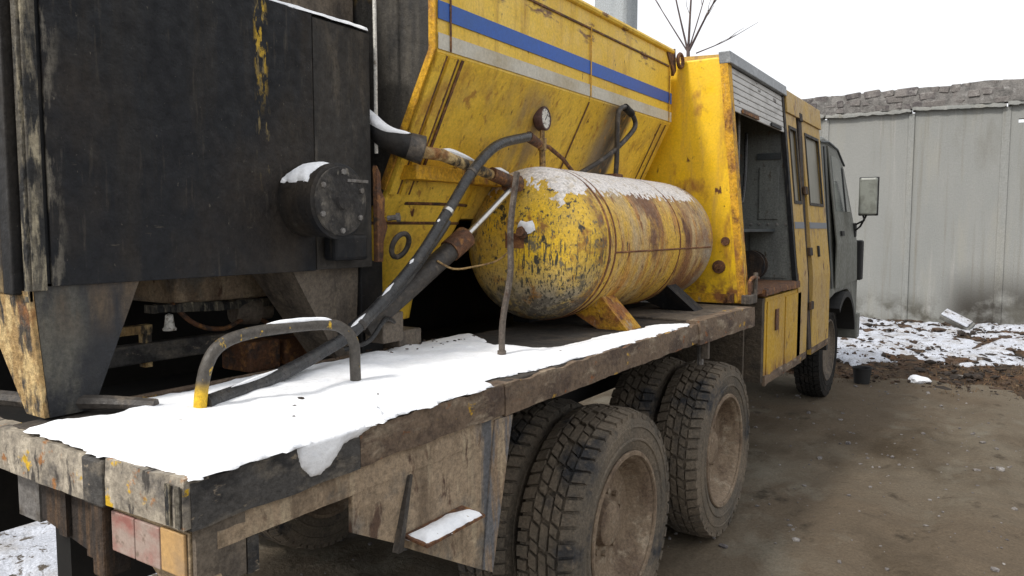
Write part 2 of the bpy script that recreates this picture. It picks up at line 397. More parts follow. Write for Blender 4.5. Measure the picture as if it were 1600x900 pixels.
# ------------------------------------------------------------------ mesh helpers (world coordinates in, object-centred meshes out)
class MB:
    def __init__(s):
        s.v, s.f = [], []
    def quadbox(s, p):
        b = len(s.v)
        s.v += [tuple(q) for q in p]
        for q in ((0, 3, 2, 1), (4, 5, 6, 7), (0, 1, 5, 4), (1, 2, 6, 5), (2, 3, 7, 6), (3, 0, 4, 7)):
            s.f.append(tuple(b + i for i in q))
        return s
    def box(s, x0, x1, y0, y1, z0, z1):
        return s.quadbox([(x0, y0, z0), (x1, y0, z0), (x1, y1, z0), (x0, y1, z0),
                          (x0, y0, z1), (x1, y0, z1), (x1, y1, z1), (x0, y1, z1)])
    def obox(s, c, size, rot):
        R = rot if isinstance(rot, Matrix) else Matrix.Rotation(rot, 3, 'Z')
        h = [x / 2 for x in size]
        P = []
        for dz in (-1, 1):
            for dx, dy in ((-1, -1), (1, -1), (1, 1), (-1, 1)):
                P.append(Vector(c) + R @ Vector((dx * h[0], dy * h[1], dz * h[2])))
        return s.quadbox(P)
    def prism(s, poly, axis, a, b):
        """poly in the two other axes (order kept), extruded from a to b along axis 0/1/2"""
        n = len(poly); k = len(s.v)
        for t in (a, b):
            for p in poly:
                q = list(p); q.insert(axis, t); s.v.append(tuple(q))
        s.f.append(tuple(range(k + n - 1, k - 1, -1)))
        s.f.append(tuple(range(k + n, k + 2 * n)))
        for i in range(n):
            j = (i + 1) % n
            s.f.append((k + i, k + j, k + n + j, k + n + i))
        return s
    def tube(s, path, r, seg=10, caps=True):
        P = [Vector(p) for p in path]
        k = len(s.v); n = len(P)
        t0 = (P[1] - P[0]).normalized()
        up = Vector((0, 0, 1)) if abs(t0.z) < .9 else Vector((1, 0, 0))
        nrm = t0.cross(up).normalized()
        for i, p in enumerate(P):
            t = (P[min(i + 1, n - 1)] - P[max(i - 1, 0)]).normalized()
            nrm = (nrm - t * nrm.dot(t)).normalized()
            bi = t.cross(nrm)
            rr = r[i] if isinstance(r, (list, tuple)) else r
            for j in range(seg):
                a = 2 * pi * j / seg
                s.v.append(tuple(p + (nrm * cos(a) + bi * sin(a)) * rr))
        for i in range(n - 1):
            for j in range(seg):
                j2 = (j + 1) % seg
                s.f.append((k + i * seg + j, k + i * seg + j2, k + (i + 1) * seg + j2, k + (i + 1) * seg + j))
        if caps:
            s.f.append(tuple(k + j for j in range(seg - 1, -1, -1)))
            s.f.append(tuple(k + (n - 1) * seg + j for j in range(seg)))
        return s
    def lathe(s, prof, o, ax, seg=32):
        """prof: (along axis, radius) list"""
        A = Vector(ax).normalized()
        u = A.orthogonal().normalized(); w_ = A.cross(u)
        k = len(s.v); n = len(prof)
        for a, r in prof:
            for j in range(seg):
                t = 2 * pi * j / seg
                s.v.append(tuple(Vector(o) + A * a + (u * cos(t) + w_ * sin(t)) * max(r, 1e-4)))
        for i in range(n - 1):
            for j in range(seg):
                j2 = (j + 1) % seg
                s.f.append((k + i * seg + j, k + i * seg + j2, k + (i + 1) * seg + j2, k + (i + 1) * seg + j))
        return s
    def rock(s, c, size, seed, sub=1):
        b = bmesh.new()
        bmesh.ops.create_icosphere(b, subdivisions=sub, radius=1.0)
        k = len(s.v)
        for v in b.verts:
            d = 1 + .55 * noise.noise(v.co * 1.3 + Vector((seed, seed * 2.1, 0)))
            s.v.append((c[0] + v.co.x * size[0] * d, c[1] + v.co.y * size[1] * d, c[2] + v.co.z * size[2] * d))
        b.verts.index_update()
        for f in b.faces:
            s.f.append(tuple(k + v.index for v in f.verts))
        b.free()
        return s

WL = {}     # world location of each object (all unrotated)
def build(name, mb, m, parent=None, smooth=False, bevel=0.0, recalc=True):
    n = len(mb.v)
    xs = [v[0] for v in mb.v]; ys = [v[1] for v in mb.v]; zs = [v[2] for v in mb.v]
    c = Vector(((min(xs) + max(xs)) / 2, (min(ys) + max(ys)) / 2, min(zs)))
    me = bpy.data.meshes.new(name)
    me.from_pydata([(x - c.x, y - c.y, z - c.z) for x, y, z in mb.v], [], mb.f)
    if recalc:
        b = bmesh.new(); b.from_mesh(me)
        bmesh.ops.recalc_face_normals(b, faces=b.faces)
        b.to_mesh(me); b.free()
    if smooth:
        me.polygons.foreach_set("use_smooth", [True] * len(me.polygons))
    me.materials.append(M[m] if isinstance(m, str) else m)
    o = bpy.data.objects.new(name, me)
    COL.objects.link(o)
    place(o, c, parent)
    if smooth:
        md = o.modifiers.new("split", 'EDGE_SPLIT'); md.split_angle = radians(42)
    if bevel:
        md = o.modifiers.new("bevel", 'BEVEL'); md.width = bevel; md.segments = 2; md.limit_method = 'ANGLE'; md.angle_limit = radians(35)
    return o
def place(o, c, parent):
    WL[o.name] = Vector(c)
    if parent is not None:
        o.parent = parent
        o.location = Vector(c) - WL[parent.name]
    else:
        o.location = c
def empty(name, loc):
    o = bpy.data.objects.new(name, None)
    COL.objects.link(o)
    o.empty_display_size = .2
    place(o, Vector(loc), None)
    return o
def tag(o, label=None, cat=None, group=None, kind=None):
    if label: o["label"] = label
    if cat: o["category"] = cat
    if group: o["group"] = group
    if kind: o["kind"] = kind
    return o
def bez(pts, n=8):
    """Catmull-Rom through pts"""
    P = [Vector(p) for p in pts]
    P = [P[0] * 2 - P[1]] + P + [P[-1] * 2 - P[-2]]
    out = []
    for i in range(1, len(P) - 2):
        for k in range(n):
            t = k / n
            out.append(.5 * ((2 * P[i]) + (P[i + 1] - P[i - 1]) * t + (2 * P[i - 1] - 5 * P[i] + 4 * P[i + 1] - P[i + 2]) * t * t
                             + (3 * P[i] - P[i - 1] - 3 * P[i + 1] + P[i + 2]) * t ** 3))
    out.append(P[-2])
    return out
def fbm(x, y, s=1.0, o=4, seed=0.0):
    return noise.fractal(Vector((x * s + seed, y * s - seed, seed * .37)), 1.0, 2.0, o)

def poly_sd(px, py, poly):
    """signed distance, positive inside"""
    d = 1e9; ins = False
    n = len(poly)
    for i in range(n):
        x0, y0 = poly[i]; x1, y1 = poly[(i + 1) % n]
        ex, ey = x1 - x0, y1 - y0
        t = max(0, min(1, ((px - x0) * ex + (py - y0) * ey) / (ex * ex + ey * ey + 1e-12)))
        d = min(d, (px - x0 - t * ex) ** 2 + (py - y0 - t * ey) ** 2)
        if (y0 > py) != (y1 > py) and px < (x1 - x0) * (py - y0) / (y1 - y0) + x0:
            ins = not ins
    return sqrt(d) if ins else -sqrt(d)
def snow_sheet(poly, z, h, cell, edge=.05, wob=.02, wobs=9.0, holes=0.0, hs=5.0, seed=1.0, zf=None, lump=.3, fray=0.0):
    """height field of snow inside poly; zf gives the surface under it"""
    mb = MB()
    x0 = min(p[0] for p in poly) - wob; x1 = max(p[0] for p in poly) + wob
    y0 = min(p[1] for p in poly) - wob; y1 = max(p[1] for p in poly) + wob
    nx = int((x1 - x0) / cell) + 2; ny = int((y1 - y0) / cell) + 2
    idx = {}; val = {}
    for i in range(nx):
        for j in range(ny):
            x = x0 + i * cell; y = y0 + j * cell
            sd_ = poly_sd(x, y, poly) + wob * fbm(x, y, wobs, 3, seed) + fray * fbm(x, y, 42, 2, seed + 2)
            if holes:
                sd_ = min(sd_, (fbm(x, y, hs, 4, seed + 9) + holes) * .22)
            val[i, j] = (x, y, sd_)
    def vid(i, j):
        if (i, j) not in idx:
            x, y, s_ = val[i, j]
            if s_ < 0:                                   # pull rim vertices back on to the outline
                gx = (val.get((i + 1, j), val[i, j])[2] - val.get((i - 1, j), val[i, j])[2])
                gy = (val.get((i, j + 1), val[i, j])[2] - val.get((i, j - 1), val[i, j])[2])
                gl = sqrt(gx * gx + gy * gy)
                if gl > 1e-6:
                    mv = min(-s_, cell * 1.3)
                    x += gx / gl * mv; y += gy / gl * mv
                s_ = max(s_, -edge * .15)
            base = zf(x, y) if zf else z
            t = max(-.3, min(1, s_ / edge))
            hh = h * (sqrt(max(0, t)) * (1 + lump * fbm(x, y, 6, 3, seed + 4)) if t > 0 else t * .6)
            idx[i, j] = len(mb.v)
            mb.v.append((x, y, base + hh))
        return idx[i, j]
    for i in range(nx - 1):
        for j in range(ny - 1):
            if max(val[i, j][2], val[i + 1, j][2], val[i + 1, j + 1][2], val[i, j + 1][2]) > 0:
                mb.f.append((vid(i, j), vid(i + 1, j), vid(i + 1, j + 1), vid(i, j + 1)))
    return mb

def worn_beam(p0, p1, h, d, seed, nrm, n=46, chip=.012):
    """beam along p0-p1 (top edge line), h tall, d deep along nrm inward, with a chipped wavy top and bottom"""
    mb = MB()
    A, B, Nn = Vector(p0), Vector(p1), Vector(nrm)
    for i in range(n + 1):
        t = i / n
        p = A.lerp(B, t)
        L_ = t * (B - A).length
        ct = chip * max(0, fbm(L_, seed, 9, 3, seed)) * 1.6 + chip * .35 * fbm(L_, seed, 30, 2, seed + 3)
        cb = chip * .7 * fbm(L_, seed + 5, 8, 3, seed)
        cf = chip * .3 * fbm(L_, seed + 8, 12, 3, seed)
        for q in (p + Vector((0, 0, -ct)) + Nn * (.004 + cf), p + Vector((0, 0, -ct)) + Nn * d,
                  p + Vector((0, 0, -h - cb)) + Nn * d, p + Vector((0, 0, -h - cb)) + Nn * cf,
                  p + Vector((0, 0, -h * .45)) + Nn * (cf * .5)):
            mb.v.append(tuple(q))
    for i in range(n):
        for j in range(5):
            a = i * 5 + j; b = i * 5 + (j + 1) % 5
            mb.f.append((a, b, b + 5, a + 5))
    mb.f.append((0, 1, 2, 3, 4)); k = n * 5
    mb.f.append((k + 4, k + 3, k + 2, k + 1, k))
    return mb
# ------------------------------------------------------------------ ground
def mound(x, y):
    """heap of rubble and dead leaves along the foot of the wall"""
    e = y - (9.9 + .5 * sin(x * .9) - .35 * (x + .5) * (1 if x > -1.4 else .0) * .4)
    t = max(0, min(1, e / 3.2))
    t = t * t * (3 - 2 * t)
    return t * (.10 + .09 * fbm(x, y, .7, 3, 3))
def gz(x, y):
    d = sqrt((x + 1) ** 2 + (y - 4) ** 2)
    a = max(0, 1 - d / 60)
    rut = 0.0
    for rx, wv in ((-.55, .25), (.35, .2), (1.35, .3), (2.2, .3)):
        c = rx + .18 * sin(y * .45 + rx * 3) + .05 * (y - 4) * wv
        q = (x - c) / .15
        rut += math.exp(-q * q) * (-.028 - .012 * noise.noise(Vector((x * 6, y * 5, rx)))) + .014 * (math.exp(-(q - 1.7) ** 2) + math.exp(-(q + 1.7) ** 2))
    side = max(0, min(1, (x + 1.15) / .3))
    clod = max(0, noise.noise(Vector((x * 5, y * 5, 3.3)))) ** 2 * .05 * side
    return a * (.020 * fbm(x, y, .8, 3, 1) + .014 * fbm(x, y, 4.5, 5, 2) + (rut + clod) * side * max(0, 1 - d / 14)) - .008
def grid(xs, ys, zf):
    mb = MB()
    for y in ys:
        for x in xs:
            mb.v.append((x, y, zf(x, y)))
    n = len(xs)
    for j in range(len(ys) - 1):
        for i in range(n - 1):
            a = j * n + i
            mb.f.append((a, a + 1, a + n + 1, a + n))
    return mb
def spaced(lo, hi, c0, c1, step):
    out = []
    v = c0
    st = step
    while v > lo:
        st *= 1.35; v -= st; out.append(max(v, lo))
    out = out[::-1]
    k = int((c1 - c0) / step)
    out += [c0 + i * step for i in range(k + 1)]
    st = step
    v = out[-1]
    while v < hi:
        st *= 1.35; v += st; out.append(min(v, hi))
    return out
g = build('ground', grid(spaced(-400, 400, -6, 4.5, .045), spaced(-400, 500, .3, 16.2, .045), gz), 'mud', smooth=True, recalc=False)
g.modifiers.clear()
tag(g, kind='structure')
lt = build('leaf_litter_bank', grid([-6 + i * .06 for i in range(171)], [9.3 + i * .06 for i in range(114)],
           lambda x, y: gz(x, y) - .03 + mound(x, y) * 1.25 + (.05 * max(0, min(1, (y - 9.9) * 1.2 + .9 * fbm(x, y, 1.3, 3, 8)))) + .02 * fbm(x, y, 7, 3, 5)), 'litter', smooth=True, recalc=False)
lt.modifiers.clear()
tag(lt, kind='structure')
def lz(x, y):
    return gz(x, y) - .03 + mound(x, y) * 1.25 + .05 * max(0, min(1, (y - 9.9) * 1.2 + .9 * fbm(x, y, 1.3, 3, 8))) + .02 * fbm(x, y, 7, 3, 5)
sn = build('snow_patch', snow_sheet([(-4.2, 11.0), (-1.7, 10.7), (-.9, 11.6), (.1, 11.6), (1.3, 11.2), (3.8, 12), (3.8, 15.9), (-4.2, 15.9)],
           0, .05, .045, edge=.12, wob=.35, wobs=1.6, holes=.23, hs=2.6, seed=3, zf=lz), 'dirty_snow', smooth=True, recalc=False)
sn.modifiers.clear()
tag(sn, 'patchy grey snow lying over rubble at the foot of the concrete wall', 'snow', kind='stuff')
sn2 = build('snow_patch', snow_sheet([(-7, 1.4), (-3.7, 1.9), (-3.75, 2.45), (-7, 3.2)], 0, .04, .05, edge=.1, wob=.15, wobs=3,
            holes=.45, hs=4, seed=6, zf=gz), 'dirty_snow', smooth=True, recalc=False)
sn2.modifiers.clear()
tag(sn2, 'strip of snow on the mud seen beneath the truck tail', 'snow', kind='stuff')

# loose debris and dead grass on the bank, small stones on the yard
mb = MB()
for i in range(4200):
    x = random.uniform(-3.2, 3.0); y = random.uniform(9.9, 15.8)
    r = min(.07, .008 + random.expovariate(110))
    mb.rock((x, y, lz(x, y) + r * .3 + random.choice([.0, .03])), (r * random.uniform(.7, 2.2), r * random.uniform(.7, 1.6), r * .8), i * .37, 1)
tag(build('rubble_debris', mb, 'debris', recalc=False), 'dark bricks crumbs and clods scattered through the snow by the wall', 'rubble', kind='stuff')
mb = MB()
for i in range(5200):
    x = random.uniform(-2.6, 3.0); y = 9.6 + abs(random.gauss(0, 1.4))
    if y > 15.7 or fbm(x, y, .9, 3, 21) < -.12: continue
    z = lz(x, y); a = random.uniform(0, 2 * pi); l = random.uniform(.04, .13)
    ln = random.uniform(.1, .9)
    d = Vector((cos(a) * ln, sin(a) * ln, sqrt(1 - ln * ln) * .55)) * l
    w_ = Vector((-sin(a), cos(a), 0)) * .005
    b = Vector((x, y, z - .003)); k = len(mb.v)
    mb.v += [tuple(b - w_), tuple(b + w_), tuple(b + d)]
    mb.f.append((k, k + 1, k + 2))
tag(build('dead_grass', mb, 'dry_grass', recalc=False), 'flattened brown dead grass and leaves along the bank', 'grass', kind='stuff')
mb = MB()
for i in range(1600):
    x = random.uniform(-3.5, 3.5); y = random.uniform(1.5, 10)
    r = min(.03, .004 + random.expovariate(260))
    mb.rock((x, y, gz(x, y) + r * .25), (r * random.uniform(.8, 1.5), r * random.uniform(.8, 1.5), r * .7), i * .7, 1)
tag(build('loose_gravel', mb, 'stone', recalc=False), 'small pale stones strewn over the muddy yard', 'gravel', kind='stuff')

# single things on the bank
z = lz(-1.33, 9.95)
mb = MB().lathe([(0, 0), (0, .085), (.20, .105), (.205, .113), (.195, .115), (.19, .098), (.02, .08), (.02, 0)], (-1.40, 9.85, gz(-1.4, 9.85) - .005), (0, 0, 1), 20)
tag(build('bucket', mb, 'black_rubber', smooth=True), 'small black bucket standing on the mud beside the front wheel', 'bucket')
mb = MB().rock((-.83, 10.2, lz(-.83, 10.2) + .035), (.115, .09, .055), 4.4, 3)
tag(build('snow_lump', mb, 'snow', smooth=True), 'lone white lump of snow on the brown leaves', 'snow lump')
mb = MB().obox((-.66, 14.9, lz(-.66, 14.9) + .16), (.50, .26, .08), Matrix.Rotation(radians(20), 3, 'Y') @ Matrix.Rotation(radians(28), 3, 'X') @ Matrix.Rotation(radians(-12), 3, 'Z'))
sl = build('concrete_slab', mb, 'concrete', bevel=.02)
tag(sl, 'broken concrete slab tilted against the wall with snow on it', 'slab')
mb = MB().obox((-.665, 14.87, lz(-.66, 14.9) + .215), (.45, .22, .03), Matrix.Rotation(radians(20), 3, 'Y') @ Matrix.Rotation(radians(28), 3, 'X') @ Matrix.Rotation(radians(-12), 3, 'Z'))
tag(build('slab_snow', mb, 'dirty_snow', bevel=.015), 'thin snow cap on the tilted concrete slab', 'snow', kind='stuff')

# ------------------------------------------------------------------ concrete wall
WY = 16.0
wall = empty('perimeter_wall', (-2, WY + .1, 0))
tag(wall, 'tall grey concrete panel wall with a rough stone top course', 'wall')
PX = [-9.13, -7.62, -6.11, -4.60, -3.09, -1.58, -.10, 1.42, 2.93, 4.44, 5.95]
for i in range(len(PX) - 1):
    a, b = PX[i] + .045, PX[i + 1] - .045
    if abs(PX[i] + .10) < .01:
        hx0, hx1, hz0, hz1 = .075, .155, 3.70, 3.77
        mb = MB().box(a, b, WY, WY + .14, -.1, hz0).box(a, b, WY, WY + .14, hz1, 4.09)
        mb.box(a, hx0, WY + .001, WY + .139, hz0, hz1).box(hx1, b, WY + .001, WY + .139, hz0, hz1)
    else:
        mb = MB().box(a, b, WY, WY + .14, -.1, 4.09)
    build('panel', mb, 'concrete', wall)
for i, x in enumerate(PX):
    wd = .05 if i % 2 else .065
    build('post', MB().box(x - wd, x + wd, WY - .022 - .012 * (i % 2), WY + .15, -.1, 3.99), 'concrete', wall, bevel=.012)
for i in range(len(PX) - 1):
    a, b = PX[i], PX[i + 1]
    dz = random.uniform(-.03, .03)
    build('ledge', worn_beam((a + .01, WY - .10, 4.07 + dz), (b - .01, WY - .10, 4.07 - dz), .065, .26, i * 1.9, (0, 1, 0), 40, .035), 'concrete', wall)
mc = MB()
for i in range(121):
    x = PX[0] + (PX[-1] - PX[0]) * i / 120
    f_ = .02 * fbm(x, 0, 3, 3, 4); t_ = .05 * fbm(x, 3, 1.6, 3, 6)
    mc.v += [(x, WY - .025 + f_, 4.075), (x, WY + .22, 4.075), (x, WY + .22, 4.45 + t_), (x, WY - .02 - f_, 4.44 + t_), (x, WY - .035 + .03 * fbm(x, 9, 4, 3, 2), 4.28)]
for i in range(120):
    for j in range(5):
        a = i * 5 + j; b = i * 5 + (j + 1) % 5
        mc.f.append((a, b, b + 5, a + 5))
mc.f.append((0, 1, 2, 3, 4)); mc.f.append((604, 603, 602, 601, 600))
build('mortar_core', mc, 'old_mortar', wall)
stones = []
for k in range(6):
    rs = random.Random(k)
    q = MB()
    q.quadbox([tuple(c * .5 * rs.uniform(.72, 1.0) for c in p) for p in ((-1, -1, -1), (1, -1, -1), (1, 1, -1), (-1, 1, -1), (-1, -1, 1), (1, -1, 1), (1, 1, 1), (-1, 1, 1))])
    stones.append(q)
smesh = []
for k, q in enumerate(stones):
    me = bpy.data.meshes.new('stone')
    me.from_pydata(q.v, [], q.f)
    me.materials.append(M['stone'])
    b = bmesh.new(); b.from_mesh(me)
    bmesh.ops.bevel(b, geom=list(b.edges), offset=.07, segments=1, affect='EDGES')
    bmesh.ops.recalc_face_normals(b, faces=b.faces)
    b.to_mesh(me); b.free()
    smesh.append(me)
for row in range(3):
    x = -5.0 + row * .07
    while x < 2.6:
        wd = random.uniform(.12, .42)
        o = bpy.data.objects.new('stone', random.choice(smesh))
        COL.objects.link(o)
        hh = random.uniform(.12, .18)
        o.scale = (wd * 1.02, .16, hh * random.uniform(.8, 1.15))
        o.rotation_euler = (random.uniform(-.2, .2), random.uniform(-.12, .12), random.uniform(-.15, .15))
        place(o, (x + wd / 2, WY + .04 + random.uniform(-.03, .03), 4.14 + row * .125 + random.uniform(-.015, .02)), wall)
        x += wd * (1.0 if row < 2 else random.choice([.98, 1.0, 1.05]))

# ------------------------------------------------------------------ pole and bare tree behind
pole = MB()
pole.prism([(-4.36, 8.5), (-3.98, 8.5), (-3.94, 8.54), (-3.94, 8.86), (-4.36, 8.86)], 2, -.1, 6.4)
po = build('utility_pole', pole, 'pole_concrete', bevel=.015)
tag(po, 'pale square concrete pole rising behind the yellow hopper', 'pole')

tree = empty('bare_tree', (-7.42, 20, 0))
tag(tree, 'leafless thin-branched tree standing beyond the concrete wall', 'tree')
build('trunk', MB().tube(bez([(-7.42, 20, -.1), (-7.47, 20.05, 2.2), (-7.38, 19.97, 4.5), (-7.42, 20, 6.7)], 6), [.13 - .0045 * i for i in range(19)], 8), 'bark', tree, smooth=True)
def branch(base, tip, r, bend, nm='branch', twigs=0, sd_=0):
    rnd = random.Random(sd_)
    B = Vector(base); T = Vector(tip)
    mid = (B + T) / 2 + Vector(bend)
    path = bez([B, mid, T], 7)
    mb = MB().tube(path, [r * (1 - .75 * i / (len(path) - 1)) for i in range(len(path))], 6)
    for k in range(twigs):
        i = rnd.randint(4, len(path) - 3)
        d = (path[i + 1] - path[i]).normalized()
        o_ = Vector((rnd.uniform(-1, 1), rnd.uniform(-1, 1), rnd.uniform(0, .6)))
        l = rnd.uniform(.25, .6)
        mb.tube([path[i], path[i] + (d + o_ * .5).normalized() * l * .5, path[i] + (d * 1.2 + o_ * .4).normalized() * l], [.009, .007, .004], 5)
    build(nm, mb, 'bark', tree, smooth=True)
Bp = (-7.42, 20, 6.6)
for k, (tx, ty, tz, r, bx) in enumerate([(-8.9, 20.2, 8.9, .022, -.03), (-8.0, 19.7, 9.6, .03, -.05), (-7.25, 20.1, 9.9, .036, -.03),
                                         (-6.05, 19.9, 8.7, .034, -.05), (-5.6, 20.1, 7.15, .018, .0), (-7.0, 20.9, 9.5, .02, .05)]):
    branch(Bp if k != 4 else (-7.2, 20, 6.55), (tx, ty, tz), r, (bx, 0, -.06 if k == 4 else .04), twigs=5 if k in (1, 3) else 3, sd_=k)

# ------------------------------------------------------------------ THE TRUCK
T = empty('road_repair_truck', (-2.6, 5.2, 0))
tag(T, 'worn yellow road repair truck with a hopper, air tank and snowy tail deck', 'truck')
XR = -1.35

# chassis
ch = build('chassis_rail', MB().box(-2.26, -2.18, 1.05, 9.3, .78, 1.05), 'shaded_metal', T)
build('chassis_rail', MB().box(-3.02, -2.94, 1.05, 9.3, .78, 1.05), 'shaded_metal', T)
for y in (3.047, 4.469):
    build('axle', MB().tube([(-3.6, y, .52), (-2.75, y, .52), (-2.6, y, .52), (-2.45, y, .52), (-1.6, y, .52)], [.08, .09, .19, .09, .08], 12), 'shaded_metal', T, smooth=True)
build('axle', MB().tube([(-3.6, 8.88, .5), (-1.75, 8.88, .5)], .06, 10), 'shaded_metal', T)
build('underbody_tray', MB().box(-3.3, -1.9, 2.2, 8.0, 1.06, 1.10), 'shaded_metal', T)

# deck
deck = build('rear_deck', MB().box(-2.14, XR - .02, .90, 4.86, 1.29, 1.345), 'deck_plate', T, bevel=.004)
build('deck_patch', MB().box(-1.95, XR - .075, 3.95, 4.855, 1.347, 1.356), 'dusty_steel', deck)
build('rear_deck', MB().box(-3.85, -3.10, .90, 4.86, 1.29, 1.345), 'deck_plate', T)
build('deck_curb', MB().box(-2.165, -2.142, 1.10, 2.35, 1.25, 1.355), 'rail_worn', deck, bevel=.006)

# right side rail, three lengths of it
build('side_rail', worn_beam((XR, .885, 1.347), (XR, 1.36, 1.347), .105, .06, 1.0, (-1, 0, 0), 30, .006), 'rail_dark', deck)
build('side_rail', worn_beam((XR - .002, 1.363, 1.347), (XR - .002, 2.02, 1.347), .100, .06, 1.0, (-1, 0, 0), 40, .007), 'rail_worn', deck)
build('side_rail', worn_beam((XR, 2.025, 1.345), (XR, 3.86, 1.352), .105, .06, 2.0, (-1, 0, 0), 80, .007), 'rail_worn', deck)
build('side_rail', worn_beam((XR + .012, 3.865, 1.366), (XR + .012, 4.90, 1.356), .128, .08, 3.0, (-1, 0, 0), 30, .006), 'rail_worn', deck)
build('lower_rail', worn_beam((XR - .012, .95, 1.245), (XR - .012, 1.90, 1.245), .068, .05, 4.0, (-1, 0, 0), 40, .006), 'mud_panel', deck)
build('rail_bracket', MB().box(XR - .03, XR + .010, 4.00, 4.03, 1.14, 1.25), 'dusty_steel', deck, bevel=.004)
# rear beam: two lengths and the post between them
build('rear_beam', worn_beam((-3.85, .87, 1.345), (-1.728, .87, 1.340), .105, .06, 5.0, (0, 1, 0), 80, .005), 'beam_peeled', deck)
build('rear_beam', worn_beam((-1.640, .868, 1.348), (XR - .003, .868, 1.352), .105, .06, 6.0, (0, 1, 0), 30, .004), 'beam_peeled', deck)
build('rear_post', MB().box(-1.727, -1.642, .862, .94, 1.235, 1.342), 'rail_dark', deck, bevel=.006)
build('rear_post', MB().box(-1.722, -1.672, .875, .94, 1.06, 1.233), 'rust_plate', deck, bevel=.006)
for x in (-1.405, -1.372):
    build('corner_plate', MB().box(x, x + .016, .862, .8655, 1.252, 1.338), 'edge_strip', deck)
build('loose_pipe', MB().tube([(-2.55, .93, 1.372), (-2.2, 1.0, 1.378), (-2.05, 1.10, 1.376), (-1.93, 1.17, 1.372)], [.022, .022, .02, .016], 8), 'dark_pipe', deck, smooth=True)

# tail lamp board, under-run plates
lb = build('lamp_board', MB().box(-1.66, -1.378, .895, .91, 1.127, 1.228), 'wood', T, bevel=.003)
for a, b in ((-1.655, -1.565), (-1.562, -1.470)):
    build('red_lens', MB().box(a, b, .886, .894, 1.13, 1.222), 'lens_red', lb, bevel=.003)
build('orange_lens', MB().box(-1.466, -1.383, .886, .894, 1.132, 1.226), 'lens_orange', lb, bevel=.003)
build('lamp_bracket', MB().prism([(-1.60, 1.115), (-1.36, 1.125), (-1.335, 1.09), (-1.36, 1.05), (-1.52, 1.06)], 1, .93, .955), 'wood', T)
build('side_bracket', MB().box(-1.374, -1.362, .90, 1.02, 1.10, 1.24), 'dusty_steel', T)
build('side_bracket', MB().box(-1.40, -1.37, 1.03, 1.06, 1.09, 1.235), 'rail_dark', T)
build('underrun_plate', MB().prism([(-2.10, 1.23), (-1.645, 1.23), (-1.645, 1.09), (-1.80, 1.045), (-2.00, 1.075), (-2.10, 1.09)], 1, .945, .97), 'rust_plate', T)
build('underrun_plate', MB().box(-2.24, -2.125, .95, .965, 1.07, 1.235), 'grey_steel', T)
build('hanging_strap', MB().box(-1.99, -1.95, .932, .944, 1.075, 1.23), 'rust_plate', T)
build('hanging_strap', MB().box(-1.86, -1.83, .934, .944, 1.05, 1.23), 'rust_plate', T)

# mudguard panel and step
mg = build('mudguard', MB().prism([(1.345, 1.245), (1.342, 1.078), (1.50, .995), (1.55, .962), (1.955, .735), (2.00, .95), (2.075, 1.245)], 0, XR - .028, XR - .014), 'mud_panel', T)
rib = MB()
rib.quadbox([(XR - .0135, 1.487, .975), (XR + .010, 1.487, .975), (XR + .010, 1.507, .975), (XR - .0135, 1.507, .975),
             (XR - .0135, 1.553, 1.17), (XR - .004, 1.553, 1.17), (XR - .004, 1.566, 1.17), (XR - .0135, 1.566, 1.17)])
build('rib', rib, 'dark_pipe', mg)
fl = MB()
fl.quadbox([(XR - .0135, 1.905, .765), (XR - .008, 1.905, .765), (XR - .003, 1.953, .738), (XR - .0135, 1.953, .738),
            (XR - .0135, 1.975, 1.235), (XR - .008, 1.975, 1.235), (XR - .003, 2.072, 1.235), (XR - .0135, 2.072, 1.235)])
build('flange', fl, 'flange_worn', mg)
build('step', MB().quadbox([(XR - .012, 1.53, 1.0), (XR + .075, 1.53, .99), (XR + .075, 1.80, .99), (XR - .012, 1.80, 1.0),
                            (XR - .012, 1.53, 1.008), (XR + .075, 1.53, .998), (XR + .075, 1.80, .998), (XR - .012, 1.80, 1.008)]), 'rust_steel', mg)

